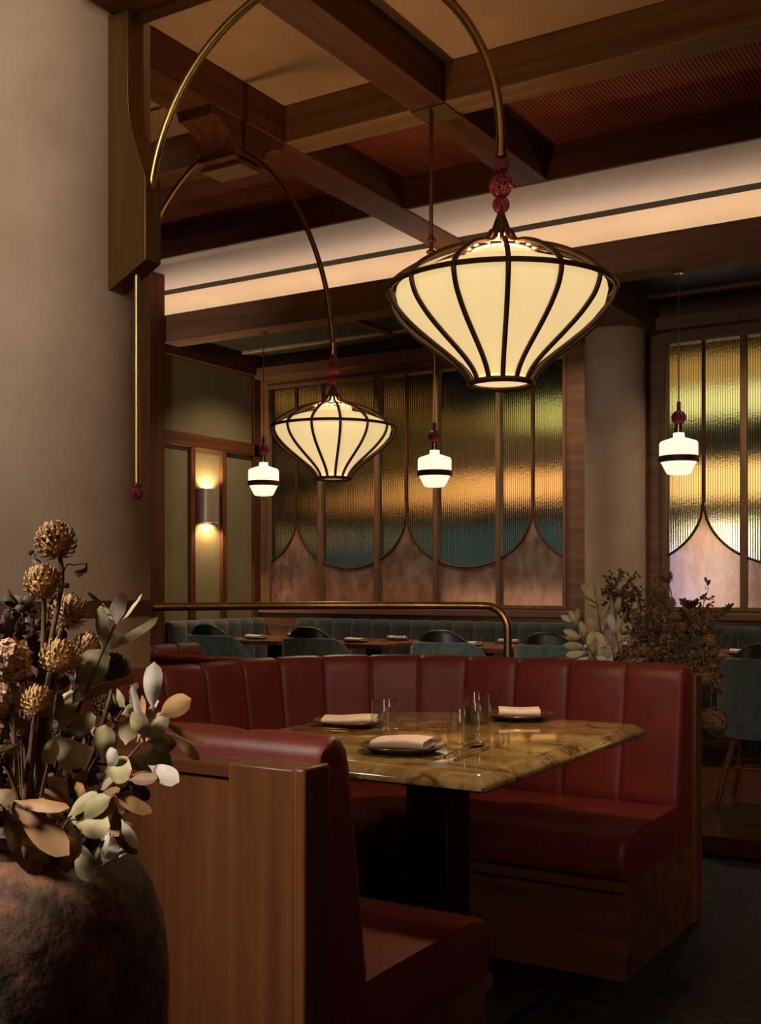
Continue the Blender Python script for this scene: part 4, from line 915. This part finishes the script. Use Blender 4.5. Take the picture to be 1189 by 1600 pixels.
for i, (x, y, r, m, lb, kind) in enumerate(((1041, 902, 9, 'mustard', 'small round mustard flower highest at the right of the planter bouquet', 0), (1030, 930, 10, 'mustard', 'mustard flower just below the highest one', 0), (1046, 944, 9, 'mustard', 'mustard flower beside the dark daisy', 0), (1077, 946, 15, 'maroon', 'dark dried daisy against the bright window sill', 2), (1066, 981, 7, 'mustard', 'small yellow puff below the dark daisy', 0), (1108, 1000, 13, 'mustard', 'mustard puff at the right end of the planter bouquet', 1), (1116, 1018, 8, 'mustard', 'little mustard puff under the right end puff', 1), (1112, 1130, 26, 'rust', 'big brown hydrangea hanging low beside the booth end post', 1), (1102, 1062, 14, 'rust', 'brown flower cluster hanging above the low hydrangea', 1), (1122, 956, 8, 'rust', 'drooping brown grass plume at the right', 3))):
    T = floret_thing('dried_flower', lb, pbase(4+i*.35), group='dried flowers in the planter')
    dd = 4.5 if i not in (7, 8) else 4.36
    c = sight(x, y, dd); rr = r/1760*dd
    if i in (7, 8): stem(T, [c, sight(1106, 1040, 4.42), sight(1085, 1030, 4.5), pbase(7)], .002, .003)
    else: stem(T, [c, sight(x*.5+520, y*.5+510, dd), pbase(4+i*.35)], .002, .003)
    if kind == 0: scale_head(c, rr, (.1, 0, 1), M[m], 60+i, 1, parent=T)
    elif kind == 1: puff_head(c, rr, M[m], 70+i, T, 300 if r > 20 else 60, .15 if r > 20 else .26)
    elif kind == 2:
        mb = MB()
        for k in range(16):
            a = 2*PI*k/16; e = Vector((cos(a), sin(a)*.8, .35 + .25*(k % 2)))
            leaf(mb, c - Vector((0, 0, rr*.4)), c + e*rr*1.05, rr*.24, 0, .2, .5, 5)
        mb.build('petals', M[m], T, smooth=1)
    else:
        mb = MB()
        for k in range(40):
            t = k/40; b = c + Vector((.05*t, 0, -.03+.05*t)); e = Vector((random.uniform(-1, 1), random.uniform(-1, 1), random.uniform(.2, 1))).normalized()
            leaf(mb, b, b + e*.025, .006, 0, .2, .5, 3)
        mb.build('plume', M[m], T, smooth=1)


# ------------------------------------------------------------------ lights
def area(name, loc, rot, size, power, col, sy=None):
    l = bpy.data.lights.new(name, 'AREA'); l.energy = power; l.color = col; l.size = size
    if sy: l.shape = 'RECTANGLE'; l.size_y = sy
    o = bpy.data.objects.new(name, l); C.objects.link(o); o.location = loc; o.rotation_euler = rot; return o
def aim(o, p):
    d = Vector(p) - o.location; o.rotation_euler = d.to_track_quat('-Z', 'Y').to_euler(); return o
# LED strip lying in the cove trough behind the fascia
area('cove_light', (-2.7, 7.44, 3.50), (PI + .15, 0, 0), 12.6, 16, (1.0, .76, .58), .06)
area('cove_light_back', (-2.7, 7.80, 3.50), (PI - .3, 0, 0), 12.6, 28, (1.0, .66, .36), .06)
# added fill on the near column, assumed daylight behind and left of the photographer
o_ = aim(area('near_column_fill', (-1.7, -2.0, 3.1), (0, 0, 0), 1.2, 17, (1.0, .91, .82), 1.6), (-3.4, 2.7, 2.75)); o_.data.spread = .95
o_ = aim(area('booth_fill_right', (1.9, -.6, 2.6), (0, 0, 0), .8, 3.4, (1.0, .80, .70), 1.6), (-1.1, 3.9, .95)); o_.data.spread = .8  # added fill that lifts the far wing leather, not a window
o_ = aim(area('flower_fill', (-2.7, -.6, 3.1), (0, 0, 0), .7, 8.5, (1.0, .86, .70), .8), (-1.25, 1.1, 1.15)); o_.data.spread = .6  # added fill on the urn bouquet, no window stands here
def point(name, loc, power, col, r=.05):
    l = bpy.data.lights.new(name, 'POINT'); l.energy = power; l.color = col; l.shadow_soft_size = r
    o = bpy.data.objects.new(name, l); C.objects.link(o); o.location = loc; return o
def spotl(name, loc, to, power, col, ang, blend=.6):
    l = bpy.data.lights.new(name, 'SPOT'); l.energy = power; l.color = col; l.spot_size = ang; l.spot_blend = blend; l.shadow_soft_size = .03
    o = bpy.data.objects.new(name, l); C.objects.link(o); o.location = loc; return aim(o, to)
area('ceiling_fill', (.6, .2, 1.9), (PI-.45, 0, .6), 1.4, 20, (1.0, .70, .42), 1.0).data.spread = 1.9  # added unseen warm fill for the ceiling, there is no bar
for i, (u, v, z) in enumerate(((-1.435, 3.0, 2.555), (-3.375, 4.99, 2.53))):
    spotl('lantern_bulb_up', (u, v, z-.44), (u, v, z+2), 220, (1, .68, .36), 2.4, .5).data.shadow_soft_size = .06
    spotl('lantern_bulb_down', (u, v, z-.735), (u, v, 0), 40, (1, .70, .40), 2.75, .8).data.shadow_soft_size = .08
for i, u in enumerate((-5.9, -4.6, -3.3, -1.6, -.2)):
    spotl('window_bay_fill', (u, 7.95, 3.38), (u, 8.1, 0), 70, (1, .78, .54), 2.2, .8)  # added fills that brighten the window tables, no fittings in the ceiling
spotl('far_column_fill', (-3.0, 7.62, 3.29), (-3.02, 8.25, 1.7), 190, (1, .86, .74), 1.5, .9)  # added fill that brightens the slim far column
spotl('near_post_fill', (.5, .1, 2.9), (-1.28, 1.85, .45), 10, (1, .70, .44), .45, 1.0).data.shadow_soft_size = .12  # added fill from behind, lights the near end post and panel
spotl('far_wing_fill', (.3, 2.9, 3.2), (-1.15, 4.0, .85), 58, (1, .74, .60), .42, 1.0).data.shadow_soft_size = .12  # added fill for the highlight on the far wing leather
spotl('sconce_up', (UL+.06, 7.845, 2.06), (UL+.02, 7.845, 3), 26, (1, .72, .38), 2.2, .5)
spotl('sconce_down', (UL+.06, 7.845, 1.84), (UL+.02, 7.845, 1), 26, (1, .72, .38), 2.2, .5)

w = bpy.data.worlds.new('night'); bpy.context.scene.world = w; w.use_nodes = True
w.node_tree.nodes['Background'].inputs['Color'].default_value = (.45, .42, .42, 1)
w.node_tree.nodes['Background'].inputs['Strength'].default_value = 0.02

# ------------------------------------------------------------------ camera
cd = bpy.data.cameras.new('camera'); cam = bpy.data.objects.new('camera', cd); C.objects.link(cam)
cam.location = (0, 0, EYE); cam.rotation_euler = (PI/2, 0, TH)
cd.sensor_fit = 'VERTICAL'; cd.sensor_height = 36; cd.sensor_width = 36; cd.lens = 36*1760/1600; cd.shift_y = 112/1600
cd.clip_start = .05
S_ = bpy.context.scene; S_.camera = cam
S_.view_settings.view_transform = 'Standard'; S_.view_settings.look = 'None'; S_.view_settings.exposure = 0; S_.view_settings.gamma = 1
S_.view_settings.use_curve_mapping = False
S_.cycles.use_denoising = True
S_.cycles.max_bounces = 10; S_.cycles.transmission_bounces = 8; S_.cycles.caustics_reflective = False; S_.cycles.caustics_refractive = False
S_.cycles.sample_clamp_indirect = 4
